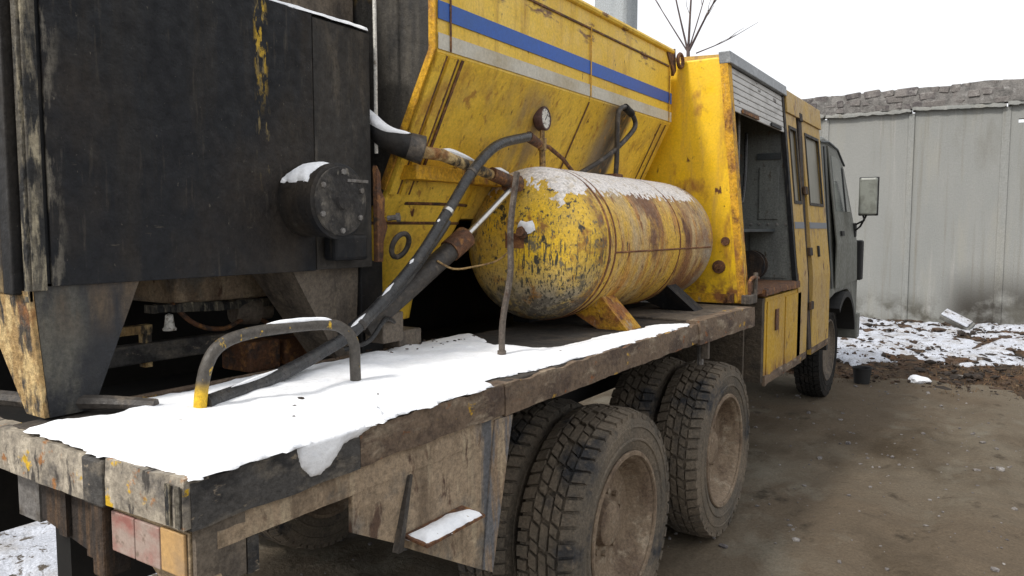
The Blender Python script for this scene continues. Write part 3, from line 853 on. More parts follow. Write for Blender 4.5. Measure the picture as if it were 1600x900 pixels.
# wheels ------------------------------------------------------------
TR, TW = .53, .275
def tyre_mesh(seed):
    mb = MB()
    h = TW / 2
    prof = [(-h * .80, .325), (-h * .97, .36), (-h * 1.0, .42), (-h * .985, .465), (-h * .93, .492), (-h * .80, .502), (-h * .5, .508), (0, .509),
            (h * .5, .508), (h * .80, .502), (h * .93, .492), (h * .985, .465), (h * 1.0, .42), (h * .97, .36), (h * .80, .325)]
    mb.lathe(prof, (0, 0, 0), (1, 0, 0), 72)
    def blk(x0, x1, a0, a1, r0, r1, sk=0, r1b=None):
        P = []
        for r_, rb in ((r0, r0), (r1, r1b or r1)):
            for x, a, rr in ((x0, a0, r_), (x1, a0 + sk, rb), (x1, a1 + sk, rb), (x0, a1, r_)):
                P.append((x, cos(a) * rr, sin(a) * rr))
        mb.quadbox(P)
    n = 28
    st = 2 * pi / n
    for k in range(n):
        a = k * st
        jit = .02 * sin(k * 7.3)
        for sgn, ph in ((-1, 0), (1, .5)):
            a_ = a + (ph + jit) * st
            blk(sgn * h * .955, sgn * h * .52, a_ + .06 * st, a_ + .46 * st, .490, .511, sgn * .10 * st, TR - .002)
            blk(sgn * h * .93, sgn * h * .55, a_ + .58 * st, a_ + .94 * st, .490, .513, sgn * .10 * st, TR)
            blk(sgn * h * .46, sgn * h * .21, a_ + .12 * st, a_ + .60 * st, .505, TR, -sgn * .16 * st)
            blk(sgn * h * .42, sgn * h * .18, a_ + .70 * st, a_ + 1.02 * st, .505, TR - .001, -sgn * .16 * st)
        blk(-h * .12, h * .12, a + .07 * st, a + .86 * st, .505, TR, .12 * st)
    # bead rings on the sidewalls
    for sgn in (-1, 1):
        mb.lathe([(sgn * h * .985, .385), (sgn * h * 1.03, .39), (sgn * h * 1.03, .397), (sgn * h * .985, .402)], (0, 0, 0), (1, 0, 0), 56)
        mb.lathe([(sgn * h * .97, .445), (sgn * h * 1.025, .45), (sgn * h * 1.01, .458), (sgn * h * .96, .462)], (0, 0, 0), (1, 0, 0), 56)
    return mb
def rim_mesh(outward, dish=.12):
    """axis X, outer face toward +X when outward = 1; a deep dished disc"""
    mb = MB()
    h = TW / 2; s_ = outward
    mb.lathe([(-s_ * h * .80, .30), (-s_ * h * .80, .330), (-s_ * h * .6, .318), (s_ * h * .6, .318), (s_ * h * .80, .336), (s_ * h * .90, .341),
              (s_ * h * .93, .333), (s_ * h * .90, .318), (s_ * h * .84, .305), (s_ * h * .66, .292), (s_ * (h - dish * .8), .278), (s_ * (h - dish * 1.05), .255),
              (s_ * (h - dish * 1.12), .20), (s_ * (h - dish * 1.15), .0)], (0, 0, 0), (1, 0, 0), 56)
    mb.lathe([(s_ * h * .935, .343), (s_ * h * .985, .338), (s_ * h * .985, .322), (s_ * h * .92, .316)], (0, 0, 0), (1, 0, 0), 56)
    return mb
def hub_mesh(outward, dish=.12):
    mb = MB()
    h = TW / 2; s_ = outward; b = h - dish * 1.14
    mb.lathe([(s_ * b, .175), (s_ * (b + .012), .172), (s_ * (b + .014), .11), (s_ * (b + .05), .10), (s_ * (b + .058), .085), (s_ * (b + .058), 0)], (0, 0, 0), (1, 0, 0), 28)
    for k in range(10):
        a = 2 * pi * k / 10
        mb.lathe([(s_ * (b + .01), .014), (s_ * (b + .034), .014), (s_ * (b + .036), 0)], (0, cos(a) * .143, sin(a) * .143), (1, 0, 0), 6)
    return mb
def mk_mesh(name, mb, m, split=True):
    me = bpy.data.meshes.new(name)
    me.from_pydata(mb.v, [], mb.f)
    b = bmesh.new(); b.from_mesh(me)
    bmesh.ops.recalc_face_normals(b, faces=b.faces)
    b.to_mesh(me); b.free()
    me.polygons.foreach_set("use_smooth", [True] * len(me.polygons))
    me.materials.append(M[m])
    return me
tm = mk_mesh('tyre', tyre_mesh(1), 'tyre')
tmf = mk_mesh('tyre', tyre_mesh(1), 'tyre_shaded')
rm = {s_: mk_mesh('rim', rim_mesh(s_), 'rim') for s_ in (1, -1)}
rf = {s_: mk_mesh('rim', rim_mesh(s_, .05), 'dusty_steel') for s_ in (1, -1)}  # front rims take a darker tone for the same shade
hm = {s_: mk_mesh('hub', hub_mesh(s_), 'rim') for s_ in (1, -1)}
def put(name, me, c, parent, rx=0):
    o = bpy.data.objects.new(name, me)
    COL.objects.link(o)
    md = o.modifiers.new("split", 'EDGE_SPLIT'); md.split_angle = radians(40)
    place(o, c, parent)
    return o
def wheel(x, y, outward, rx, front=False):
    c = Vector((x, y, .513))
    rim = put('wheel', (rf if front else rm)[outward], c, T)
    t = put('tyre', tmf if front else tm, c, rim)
    hb = put('hub', hm[outward], c, rim)
    t.rotation_euler.x = rx
    hb.rotation_euler.x = rx * 1.7
for k, y in enumerate((3.047, 4.469)):
    wheel(XR - .02 - TW / 2, y, 1, .13 + k * .4)
    wheel(XR - .02 - TW * 1.5 - .045, y, -1, .55 + k * .2)
    wheel(-3.85 + .02 + TW / 2, y, -1, .3 + k)
    wheel(-3.85 + .02 + TW * 1.5 + .045, y, 1, .8 + k)
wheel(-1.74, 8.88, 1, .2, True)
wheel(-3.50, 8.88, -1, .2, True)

# heater box over the deck ---------------------------------------------
BX = -2.10
hb = build('heater_box', MB().box(-3.45, BX, .955, 2.20, 1.705, 2.61), 'black_grime', T, bevel=.008)
build('side_sheet', MB().box(BX + .002, BX + .010, .992, 1.90, 1.70, 2.612), 'black_sheet', hb, bevel=.003)
build('side_sheet', MB().box(BX + .002, BX + .007, 1.905, 2.19, 1.702, 2.60), 'grime_streak', hb, bevel=.002)
build('corner_strip', MB().box(BX + .002, BX + .012, .945, .980, 1.69, 2.95), 'edge_strip', hb, bevel=.003)
build('corner_strip', MB().box(BX - .02, BX + .004, .936, .949, 1.66, 2.95), 'edge_strip', hb, bevel=.003)
build('rear_frame', MB().box(BX - .085, BX - .03, .915, .95, 1.68, 2.95), 'black_grime', hb, bevel=.004)
build('rear_frame', MB().box(BX - .30, BX - .12, .93, .95, 1.68, 2.95), 'hopper_soot', hb, bevel=.004)
build('upper_box', MB().box(-3.2, -2.32, 1.75, 2.34, 2.66, 3.2), 'dusty_steel', T, bevel=.01)
build('upper_box', MB().box(-3.3, -2.20, 1.1, 1.62, 2.63, 3.1), 'black_grime', T, bevel=.01)
build('edge_pipe', MB().tube([(-2.115, 2.245, 2.15), (-2.118, 2.25, 2.5), (-2.122, 2.252, 3.0)], .0075, 8), 'white_enamel', T, smooth=True)
# front and rear legs of the box
lg = MB().quadbox([(-2.20, .975, 1.352), (BX, .975, 1.352), (BX, 1.09, 1.352), (-2.20, 1.09, 1.352),
                   (-2.40, .95, 1.70), (BX, .95, 1.70), (BX, 1.235, 1.70), (-2.40, 1.235, 1.70)])
lo = build('leg', lg, 'dark_leg', hb)
pf = MB().quadbox([(-2.195, .960, 1.354), (BX + .004, .960, 1.354), (BX + .004, .972, 1.354), (-2.195, .972, 1.354),
                   (-2.395, .935, 1.69), (BX + .004, .935, 1.69), (BX + .004, .947, 1.69), (-2.395, .947, 1.69)])
build('leg_face', pf, 'peeled_leg', hb)
lg = MB().quadbox([(-2.33, 2.06, 1.352), (-2.16, 2.06, 1.352), (-2.16, 2.16, 1.352), (-2.33, 2.16, 1.352),
                   (-2.40, 1.84, 1.70), (-2.15, 1.84, 1.70), (-2.15, 2.17, 1.70), (-2.40, 2.17, 1.70)])
build('leg', lg, 'dusty_steel', hb)
build('leg', MB().box(-2.34, -2.14, 2.175, 2.30, 1.33, 1.72), 'black_grime', hb, bevel=.005)
for y0 in (.98, 2.0):
    build('leg', MB().box(-3.4, -3.1, y0, y0 + .25, 1.352, 1.70), 'black_grime', hb)
# fan drum on the side of the box
drum = build('fan_drum', MB().lathe([(0, .0), (0, .118), (.02, .122), (.15, .122), (.152, .130), (.178, .130), (.183, .124), (.183, 0)], (BX + .005, 1.85, 1.945), (1, 0, 0), 40), 'black_grime', T, smooth=True)
build('drum_cover', MB().lathe([(0, .118), (.006, .116), (.009, .03), (.02, .026), (.022, 0)], (BX + .189, 1.85, 1.945), (1, 0, 0), 36), 'drum_dust', drum, smooth=True)
build('drum_bracket', MB().box(BX + .012, BX + .075, 1.93, 2.10, 1.735, 1.83), 'black_grime', drum, bevel=.012)
for a in (.4, 1.5, 2.6, 3.6, 4.7, 5.7):
    build('cover_bolt', MB().lathe([(0, .01), (.012, .01), (.013, 0)], (BX + .191, 1.85 + cos(a) * .10, 1.945 + sin(a) * .10), (1, 0, 0), 6), 'grey_steel', drum)
build('cover_strap', MB().box(BX + .192, BX + .199, 1.875, 1.975, 2.012, 2.022), 'grey_steel', drum)
build('hinge_plate', MB().prism([(2.205, 2.10), (2.225, 2.07), (2.23, 2.0), (2.25, 1.97), (2.245, 1.90), (2.265, 1.86), (2.24, 1.80), (2.235, 1.72), (2.205, 1.72)], 0, -2.10, -2.075), 'rust_steel', T, bevel=.003)
build('hinge_bolt', MB().lathe([(0, .011), (.035, .011), (.036, .018), (.05, .018), (.05, 0)], (-2.075, 2.262, 1.893), (.85, .5, .1), 8), 'grey_steel', T)
tr = MB()
ring = [(-2.03 + .02 * sin(a), 2.285 + .047 * cos(a), 1.785 + .047 * sin(a)) for a in [2 * pi * i / 24 for i in range(25)]]
tr.tube(ring, .011, 8, caps=False)
build('shackle_ring', tr, 'dark_pipe', T, smooth=True)
# dark funnel at the hopper corner
build('feed_funnel', MB().tube(bez([(-2.24, 2.24, 2.36), (-2.16, 2.25, 2.275), (-2.08, 2.27, 2.21), (-2.0, 2.33, 2.175)], 6), [.030 + .0014 * i for i in range(19)], 14), 'black_grime', T, smooth=True)
build('feed_funnel', MB().lathe([(0, .054), (.06, .058), (.065, .045), (.02, .03), (.02, 0)], (-2.01, 2.315, 2.18), (.62, .70, -.25), 18), 'dark_pipe', T, smooth=True)
# clutter in the gap below the box, and plates added to darken it
build('burner_unit', MB().box(-2.95, -2.52, 1.62, 2.13, 1.575, 1.72), 'mud_panel', T, bevel=.012)
build('cross_channel', worn_beam((-2.50, 1.52, 1.585), (-2.50, 2.16, 1.565), .035, .06, 12, (-1, 0, 0), 24, .01), 'edge_strip', T)
build('angle_bracket', MB().box(-2.62, -2.58, 1.40, 1.56, 1.475, 1.505).box(-2.619, -2.581, 1.53, 1.557, 1.352, 1.4745), 'peeled_leg', T)
build('white_lamp', MB().lathe([(0, .022), (.006, .024), (.012, .018), (.055, .013), (.06, 0)], (-2.45, 1.545, 1.495), (0, 0, 1), 14), 'white_enamel', T, smooth=True)
build('side_channel', MB().box(-2.62, -2.57, 1.2, 2.4, 1.37, 1.44), 'rail_dark', T, bevel=.006)
build('burner_pump', MB().lathe([(0, 0), (0, .05), (.03, .055), (.10, .055), (.11, .035), (.16, .03), (.16, 0)], (-2.55, 1.88, 1.53), (.2, 1, -.1), 16), 'dusty_steel', T, smooth=True)
build('fuel_line', MB().tube(bez([(-2.52, 1.60, 1.58), (-2.50, 1.68, 1.50), (-2.50, 1.80, 1.47), (-2.52, 1.95, 1.50), (-2.50, 2.08, 1.42)], 6), .009, 8), 'rust_steel', T, smooth=True)
build('fuel_can', MB().box(-2.62, -2.44, 1.87, 2.02, 1.29, 1.41), 'rust_steel', T, bevel=.01)
build('fuel_can', MB().box(-2.64, -2.46, 2.06, 2.20, 1.29, 1.40), 'rust_steel', T, bevel=.01)
build('gap_dark_plate', MB().box(-2.93, -2.19, 1.0, 4.7, 1.20, 1.235), 'shaded_metal', T)  # added near-black plate so the open gap reads as deep shade
build('light_block_sheet', MB().box(-3.098, -3.07, .93, 4.9, 1.05, 2.0), 'shaded_metal', T)  # added sheet, stops light from the far side reaching the gap

# hopper -----------------------------------------------------------------
HX, HY0, HY1 = -1.90, 2.37, 4.82
CX = -2.62
hop = MB()
hop.prism([(HX, 3.01), (HX, 2.545), (-2.19, 1.97), (-2.24, 1.90), (-3.0, 1.90), (2 * CX - HX, 2.545), (2 * CX - HX, 3.01)], 1, HY0, HY1)
ho = build('hopper', hop, 'hopper_yellow', T, bevel=.006)
build('outlet_cone', MB().lathe([(1.42, .11), (1.52, .13), (1.66, .215), (1.85, .335), (2.04, .43), (2.10, .43)], (-2.52, 2.73, 0), (0, 0, 1), 40), 'hopper_yellow', ho, smooth=True)
for zz, rr in ((1.955, .389), (1.87, .346)):
    build('seam', MB().lathe([(0, rr), (.003, rr + .006), (.012, rr + .010), (.014, rr + .004)], (-2.52, 2.73, zz), (0, 0, 1), 40), 'rust_steel', ho, smooth=True)
sx = lambda z_: HX - (2.545 - z_) * (.29 / .575)
def slope_strip(y, wdt, z0, z1, proud, m, name, shift=0.0):
    mb = MB()
    nx_, nz_ = .575 / .644, -.29 / .644
    P = []
    for pr in (.002, proud):
        for (yy, zz) in ((y, z0), (y + wdt, z0), (y + wdt + shift, z1), (y + shift, z1)):
            P.append((sx(zz) + nx_ * pr, yy, zz + nz_ * pr))
    mb.quadbox(P)
    return build(name, mb, m, ho)
slope_strip(HY0, .045, 2.0, 2.54, .012, 'hopper_yellow', 'slope_rib')
slope_strip(HY0 + .075, .045, 2.0, 2.54, .010, 'hopper_yellow', 'slope_rib')
slope_strip(HY0 + .155, .015, 2.0, 2.54, .007, 'rust_steel', 'seam')
slope_strip(HY0 + .052, .012, 2.0, 2.54, .005, 'rust_steel', 'seam')
slope_strip(HY0 + .128, .010, 2.0, 2.54, .005, 'rust_steel', 'seam')
slope_strip(3.66, .012, 2.0, 2.53, .004, 'rust_steel', 'seam')
slope_strip(4.66, .012, 2.0, 2.53, .004, 'rust_steel', 'seam')
slope_strip(4.74, .012, 2.0, 2.53, .004, 'rust_steel', 'seam')
build('blue_stripe', MB().box(HX + .002, HX + .005, HY0, HY1, 2.672, 2.742), 'stripe_blue', ho)
build('white_stripe', MB().box(HX + .002, HX + .005, HY0, HY1, 2.556, 2.618), 'stripe_white', ho)
for y in (HY0 + .07, 3.655, 4.765):
    build('seam', MB().box(HX + .006, HX + .009, y, y + .010, 2.556, 2.92 if y > 2.6 else 3.0), 'rust_steel' if y < 2.6 else 'cabin_edge', ho)
build('seam', MB().box(HX + .002, HX + .007, 2.5, 4.78, 2.905, 2.915), 'rust_steel', ho)
build('rolled_lip', MB().tube([(HX + .004, HY0, 3.012), (HX + .004, HY1, 3.012)], .018, 8), 'hopper_yellow', ho, smooth=True)
build('rear_wall', MB().prism([(HX - .03, 3.0), (HX - .03, 2.555), (-2.22, 1.95), (-2.95, 1.95), (-3.3, 2.555), (-3.3, 3.0)], 1, HY0 - .012, HY0 - .002), 'hopper_rear', ho)
fr = MB()
fr.prism([(HX + .004, 3.0), (HX + .004, 2.55), (-2.17, 2.01), (-2.20, 2.025), (HX - .028, 2.555), (HX - .028, 3.0)], 1, HY0 - .022, HY0 - .013)
build('rear_flange', fr, 'cabin_edge', ho)
build('top_bracket', MB().prism([(4.72, 3.0), (4.86, 3.04), (4.88, 2.90), (4.84, 2.86)], 0, HX - .04, HX + .01), 'rust_steel', ho)
build('shackle_ring', MB().tube([(HX + .03, 4.90 + .045 * cos(a), 2.965 + .045 * sin(a)) for a in [2 * pi * i / 16 for i in range(17)]], .012, 6, caps=False), 'rust_steel', ho, smooth=True)
# support beam in front of the slope
build('support_beam', MB().box(-2.13, -2.04, 2.40, 4.86, 2.055, 2.115), 'cabin_edge', T, bevel=.004)
for k in range(2):
    slope = MB().box(-2.2, -2.19, 2.43, 3.0, 1.94 - .1 * k, 1.952 - .1 * k)
# bare lever arm with ram
arm = build('lever_arm', MB().tube([(-2.02, 2.34, 2.165), (-1.985, 2.50, 2.158), (-1.96, 2.95, 2.072)], [.026, .026, .022], 10), 'peeled_leg', T, smooth=True)
build('arm_sleeve', MB().tube([(-1.965, 2.83, 2.10), (-1.955, 2.99, 2.066)], .031, 12), 'rust_steel', arm, smooth=True)
build('pivot_pin', MB().lathe([(0, 0), (0, .038), (.08, .038), (.085, .03), (.085, 0)], (-1.99, 2.985, 2.062), (1, 0, 0), 14), 'rust_steel', arm, smooth=True)
ram = build('hydraulic_ram', MB().tube([(-2.08, 2.12, 1.47), (-2.02, 2.28, 1.592), (-1.985, 2.565, 1.765)], [.045, .045, .043], 14), 'dark_pipe', T, smooth=True)
build('gland', MB().tube([(-1.987, 2.55, 1.757), (-1.973, 2.645, 1.817)], .05, 14), 'rust_steel', ram, smooth=True)
build('piston_rod', MB().tube([(-1.973, 2.64, 1.814), (-1.945, 2.985, 2.05)], .014, 10), 'bare_rod', ram, smooth=True)
build('valve_block', MB().box(-2.13, -2.03, 2.18, 2.30, 1.40, 1.52), 'dusty_steel', ram, bevel=.006)
build('wire', MB().tube(bez([(-1.96, 2.43, 1.72), (-1.93, 2.50, 1.685), (-1.90, 2.60, 1.69), (-1.90, 2.78, 1.71), (-1.92, 2.93, 1.76)], 6), .0045, 6), 'brass', ram, smooth=True)
build('floor_block', MB().box(-2.20, -2.08, 2.33, 2.47, 1.345, 1.43), 'dusty_steel', T, bevel=.006)
# hoses
hosep = [(-1.80, 1.23, 1.378), (-1.90, 1.53, 1.385), (-1.97, 1.82, 1.43), (-1.95, 1.975, 1.505), (-1.93, 2.255, 1.717), (-1.92, 2.454, 1.923), (-1.91, 2.605, 2.088), (-1.91, 2.795, 2.219), (-1.93, 3.10, 2.291)]
hz = build('air_hose', MB().tube(bez(hosep, 8), .0225, 12), 'hose', T, smooth=True)
build('hose_fitting', MB().tube([(-1.93, 3.09, 2.290), (-1.935, 3.20, 2.262)], [.027, .021], 10), 'rust_steel', hz, smooth=True)
for pt in (3, 5, 6):
    a_, b_ = Vector(hosep[pt]), Vector(hosep[pt + 1])
    d_ = (b_ - a_).normalized()
    build('hose_clamp', MB().tube([a_ - d_ * .008, a_ + d_ * .008], .0245, 12), 'bare_rod' if pt == 5 else 'dark_pipe', hz, smooth=True)
build('air_hose', MB().tube(bez([(-2.02, 1.95, 1.46), (-1.99, 2.2, 1.60), (-1.97, 2.42, 1.80), (-1.98, 2.52, 1.88)], 8), .022, 10), 'hose', T, smooth=True)
build('air_hose', MB().tube(bez([(-2.06, 2.0, 1.40), (-2.0, 2.07, 1.43), (-2.0, 2.16, 1.50), (-2.05, 2.28, 1.47)], 8), .009, 8), 'hose', T, smooth=True)
# handrail hoop and upright rod
hoop = [(-1.80, 1.213, 1.345), (-1.797, 1.22, 1.42), (-1.79, 1.235, 1.488), (-1.785, 1.266, 1.530), (-1.78, 1.33, 1.553), (-1.77, 1.45, 1.561), (-1.745, 1.62, 1.557), (-1.735, 1.685, 1.535), (-1.725, 1.715, 1.49), (-1.72, 1.715, 1.42), (-1.715, 1.712, 1.345)]
build('grab_hoop', MB().tube(bez(hoop, 6), .0175, 12), 'hoop_paint', T, smooth=True)
build('upright_rod', MB().tube(bez([(-1.60, 2.372, 1.345), (-1.604, 2.385, 1.50), (-1.592, 2.42, 1.68), (-1.603, 2.438, 1.86), (-1.60, 2.478, 2.07)], 5), .0125, 8), 'rod_rust', T, smooth=True)
build('rod_base', MB().lathe([(0, .0), (0, .035), (.012, .034), (.014, .018), (.04, .017), (.04, 0)], (-1.60, 2.372, 1.347), (0, 0, 1), 12), 'rod_rust', T)

# air tank ---------------------------------------------------------------
TX, TZ, R_, Y0, Y1 = -1.965, 1.775, .380, 3.245, 4.74
tank = build('air_tank', MB().lathe([(0, R_), (.36, R_), (.72, R_), (1.08, R_), (Y1 - Y0, R_)], (TX, Y0, TZ), (0, 1, 0), 64), 'tank_shell', T, smooth=True)
dome = [(-.25, 0)] + [(-.25 * cos(a) ** .9, R_ * .999 * sin(a) ** .8) for a in [pi / 2 * i / 14 for i in range(1, 14)]] + [(0, R_ * .999)]
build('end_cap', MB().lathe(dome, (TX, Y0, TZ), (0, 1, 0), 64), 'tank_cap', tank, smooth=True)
build('end_cap', MB().lathe([(-a, r) for a, r in dome], (TX, Y1, TZ), (0, 1, 0), 48), 'tank_shell', tank, smooth=True)
for y, wd, m in ((Y0 + .02, .018, 'tank_rust'), (Y0 + .085, .014, 'tank_rust'), (Y0 + .95, .012, 'tank_rust')):
    build('weld_band', MB().lathe([(0, R_ - .002), (.002, R_ + .004), (wd - .002, R_ + .004), (wd, R_ - .002)], (TX, y, TZ), (0, 1, 0), 64), m, tank, smooth=True)
a0 = -.1
build('weld_seam', MB().tube([(TX + (R_ + .001) * cos(a0), Y0 + .10, TZ + (R_ + .001) * sin(a0)), (TX + (R_ + .001) * cos(a0), Y1, TZ + (R_ + .001) * sin(a0))], .005, 6), 'tank_rust', tank)
build('name_plate', MB().obox((TX + .02, Y0 - .248, TZ + .02), (.10, .012, .07), Matrix.Rotation(radians(4), 3, 'Z')), 'tank_rust', tank)
build('drain_plug', MB().lathe([(0, .03), (.03, .03), (.035, .018), (.06, .018), (.06, 0)], (TX + .06, Y0 - .235, TZ + .06), (.2, -1, 0), 10), 'rust_steel', tank)
build('tank_foot', MB().quadbox([(-1.73, 3.43, 1.345), (-1.56, 3.43, 1.345), (-1.56, 3.60, 1.345), (-1.73, 3.60, 1.345),
                                 (-1.92, 3.40, 1.46), (-1.70, 3.40, 1.52), (-1.70, 3.55, 1.52), (-1.92, 3.55, 1.46)]), 'foot_rust', tank)
build('tank_foot', MB().quadbox([(-1.73, 4.40, 1.345), (-1.55, 4.40, 1.345), (-1.55, 4.56, 1.345), (-1.73, 4.56, 1.345),
                                 (-1.92, 4.25, 1.46), (-1.70, 4.25, 1.53), (-1.70, 4.40, 1.53), (-1.92, 4.40, 1.46)]), 'black_grime', tank)
for y in (3.45, 4.35):
    build('tank_foot', MB().box(-2.25, -2.15, y, y + .15, 1.345, 1.46), 'black_grime', tank)
# gauge on the tank
ga = build('pressure_gauge', MB().lathe([(0, 0), (0, .052), (.008, .060), (.045, .060), (.05, .057), (.05, .050), (.044, .049), (.044, 0)], (-1.985, 3.262, 2.395), (1, .10, .04), 28), 'gauge_brown', T, smooth=True)
gax = Vector((1, .10, .04)).normalized()
gc = Vector((-1.985, 3.262, 2.395)) + gax * .0455
build('dial', MB().lathe([(0, .048), (.001, .048), (.001, 0)], gc, gax, 28), 'white_enamel', ga)
u_ = gax.cross(Vector((0, 0, 1))).normalized(); v_ = u_.cross(gax)
nd = MB()
d_ = (v_ * .7 - u_ * .7).normalized(); e_ = gax.cross(d_)
nd.quadbox([gc + gax * k + q for k in (.0015, .003) for q in (-d_ * .012 - e_ * .002, d_ * .036 - e_ * .001, d_ * .036 + e_ * .001, -d_ * .012 + e_ * .002)])
for k in range(9):
    an = radians(-135 + k * 270 / 8)
    dd = (v_ * cos(an) + u_ * sin(an)); ee = gax.cross(dd)
    nd.quadbox([gc + gax * q + p for q in (.0015, .0025) for p in (dd * .036 - ee * .0014, dd * .044 - ee * .0014, dd * .044 + ee * .0014, dd * .036 + ee * .0014)])
build('needle', nd, 'black_rubber', ga)
build('stem', MB().tube([(-1.955, 3.26, 2.34), (-1.955, 3.26, 2.30)], .013, 8).tube([(-1.955, 3.26, 2.30), (-1.955, 3.26, 2.24)], .022, 6).tube([(-1.955, 3.26, 2.24), (-1.957, 3.27, 2.13)], .016, 8), 'brass', ga, smooth=True)
build('cross_pipe', MB().tube([(-1.955, 3.22, 2.268), (-1.952, 3.32, 2.262), (-1.96, 3.48, 2.215), (-1.97, 3.60, 2.16)], .011, 8), 'rust_steel', ga, smooth=True)
# bent vent pipe
build('vent_pipe', MB().tube(bez([(-1.90, 3.985, 2.12), (-1.885, 3.97, 2.25), (-1.87, 3.945, 2.47), (-1.865, 3.965, 2.525), (-1.86, 4.03, 2.545), (-1.86, 4.12, 2.515), (-1.86, 4.165, 2.47), (-1.862, 4.13, 2.42), (-1.885, 3.97, 2.31), (-1.93, 3.82, 2.22), (-1.99, 3.70, 2.15)], 6), .0145, 10), 'dark_pipe', T, smooth=True)
build('vent_pipe', MB().tube([(-1.86, 4.02, 2.545), (-1.86, 4.11, 2.52)], .022, 10), 'black_grime', T, smooth=True)
build('vent_foot', MB().box(-1.95, -1.87, 3.93, 4.03, 2.10, 2.165), 'rust_steel', T, bevel=.006)
build('pipe_clamp', MB().box(-2.0, -1.93, 4.66, 4.74, 2.11, 2.16), 'rust_steel', T, bevel=.005)

# crew cabin ---------------------------------------------------------------
cx = lambda z_: -1.42 - max(0, z_ - 1.43) * .103
CY0, CY1 = 4.96, 7.78
cab = MB()
def leanbox(mb, y0, y1, z0, z1, inn, out, off=0.0):
    """slab on the leaning cabin side: from the side plane + out to the side plane - inn"""
    P = []
    for z_ in (z0, z1):
        x = cx(z_)
        P += [(x - inn, y0, z_), (x + out, y0, z_), (x + out, y1, z_), (x - inn, y1, z_)]
    mb.quadbox(P)
    return mb
rw = MB().prism([(cx(1.36), 1.36), (cx(1.43), 1.43), (cx(2.93) , 2.93), (cx(2.93) - .06, 2.975), (-3.55, 2.98), (-3.78, 1.36)], 1, CY0, CY0 + .045)
cabin = build('crew_cabin', rw, 'cabin_yellow', T, bevel=.012)
leg_ = MB()
leanbox(leg_, CY0 - .006, CY0 + .075, 1.36, 2.95, .03, .006)
build('corner_post', leg_, 'cabin_edge', cabin, bevel=.004)
st = MB()
P = []
for z_ in (1.38, 2.94):
    x = cx(z_)
    P += [(x - .045, CY0 - .008, z_), (x - .005, CY0 - .008, z_), (x - .005, CY0 - .002, z_), (x - .045, CY0 - .002, z_)]
st.quadbox(P)
build('edge_flange', st, 'cabin_edge', cabin)
build('edge_flange', MB().box(-2.4, cx(1.38) - .09, CY0 - .010, CY0 - .002, 1.36, 1.42), 'cabin_edge', cabin)
build('latch_plate', MB().lathe([(0, .045), (.012, .043), (.014, .02), (.03, .018), (.03, 0)], (-1.60, CY0 - .001, 1.60), (0, -1, 0), 14), 'rust_steel', cabin, smooth=True)
build('latch_plate', MB().lathe([(0, .03), (.012, .028), (.012, 0)], (-1.56, CY0 - .001, 1.77), (0, -1, 0), 12), 'rust_steel', cabin)
build('latch_plate', MB().box(-1.53, -1.49, CY0 - .03, CY0 - .009, 1.365, 1.43), 'rust_steel', cabin)
# roof
build('roof', MB().prism([(cx(2.95) + .012, 2.965), (cx(2.95) - .04, 3.0), (-2.6, 3.05), (-3.6, 3.0), (-3.6, 2.97), (cx(2.95) - .02, 2.95)], 1, CY0 + .05, CY1), 'door_yellow', cabin)
tb = MB(); leanbox(tb, CY0 - .01, 6.44, 2.925, 3.005, .05, .028)
build('roof_trim', tb, 'roof_trim', cabin, bevel=.006)
tb = MB(); leanbox(tb, 6.445, CY1, 2.80, 2.985, .04, .02)
build('roof_board', tb, 'door_yellow', cabin, bevel=.005)
# open locker: back, forward wall, floor, shutter
build('locker_back', MB().box(-1.93, -1.91, CY0 + .05, 6.40, 1.43, 2.92), 'inner_dark', cabin)
fw = MB(); leanbox(fw, 6.40, 6.42, 1.43, 2.92, .42, -.035)
build('locker_wall', fw, 'inner_grey', cabin)
build('locker_floor', MB().box(-1.92, -1.425, CY0 + .05, 6.40, 1.40, 1.432), 'rust_steel', cabin)
build('locker_sheet', MB().box(-1.80, -1.50, 6.388, 6.397, 1.45, 1.84), 'inner_grey', cabin)
build('locker_sheet', MB().box(-1.74, -1.58, 6.386, 6.397, 1.93, 2.36), 'inner_grey', cabin, bevel=.004)
build('locker_sheet', MB().box(-1.76, -1.57, 6.386, 6.397, 2.42, 2.47), 'inner_dark', cabin)
for k in range(5):
    build('rivet', MB().lathe([(0, .012), (.008, .010), (.01, 0)], (-1.80 + k * .07, 6.399, 1.89), (0, -1, 0), 8), 'grey_steel', cabin)
build('shelf', MB().box(-1.90, -1.60, 5.5, 6.38, 1.83, 1.85), 'inner_dark', cabin)
build('cable_reel', MB().lathe([(0, .0), (0, .12), (.015, .12), (.016, .07), (.09, .07), (.091, .12), (.105, .12), (.105, 0)], (-1.72, 6.10, 1.56), (0, 1, 0), 20), 'rust_plate', cabin, smooth=True)
build('hanging_cable', MB().tube(bez([(-1.80, 5.75, 2.70), (-1.78, 5.80, 2.30), (-1.76, 5.95, 2.05), (-1.78, 6.12, 2.25), (-1.80, 6.2, 2.62)], 6), .014, 8), 'hose', cabin, smooth=True)
build('door_rod', MB().tube([(-1.66, 5.55, 1.75), (-1.67, 5.55, 2.85)], .012, 8), 'grey_steel', cabin)
build('door_rod', MB().tube([(-1.75, 5.30, 1.45), (-1.75, 5.30, 2.85)], .02, 8), 'inner_dark', cabin)
shut = MB(); leanbox(shut, CY0 + .08, 6.38, 2.66, 2.93, .035, -.022)
sh = build('roller_shutter', shut, 'inner_dark', T)
nsl = 7
for k in range(nsl):
    z0 = 2.63 + k * .042
    q = MB(); leanbox(q, CY0 + .075, 6.385, z0, z0 + .039, .018, -.004)
    build('slat', q, 'slat_white', sh, bevel=.005)
q = MB(); leanbox(q, 5.20, 5.60, 2.632, 2.66, 0, .012)
build('handle', q, 'rust_steel', sh, bevel=.004)
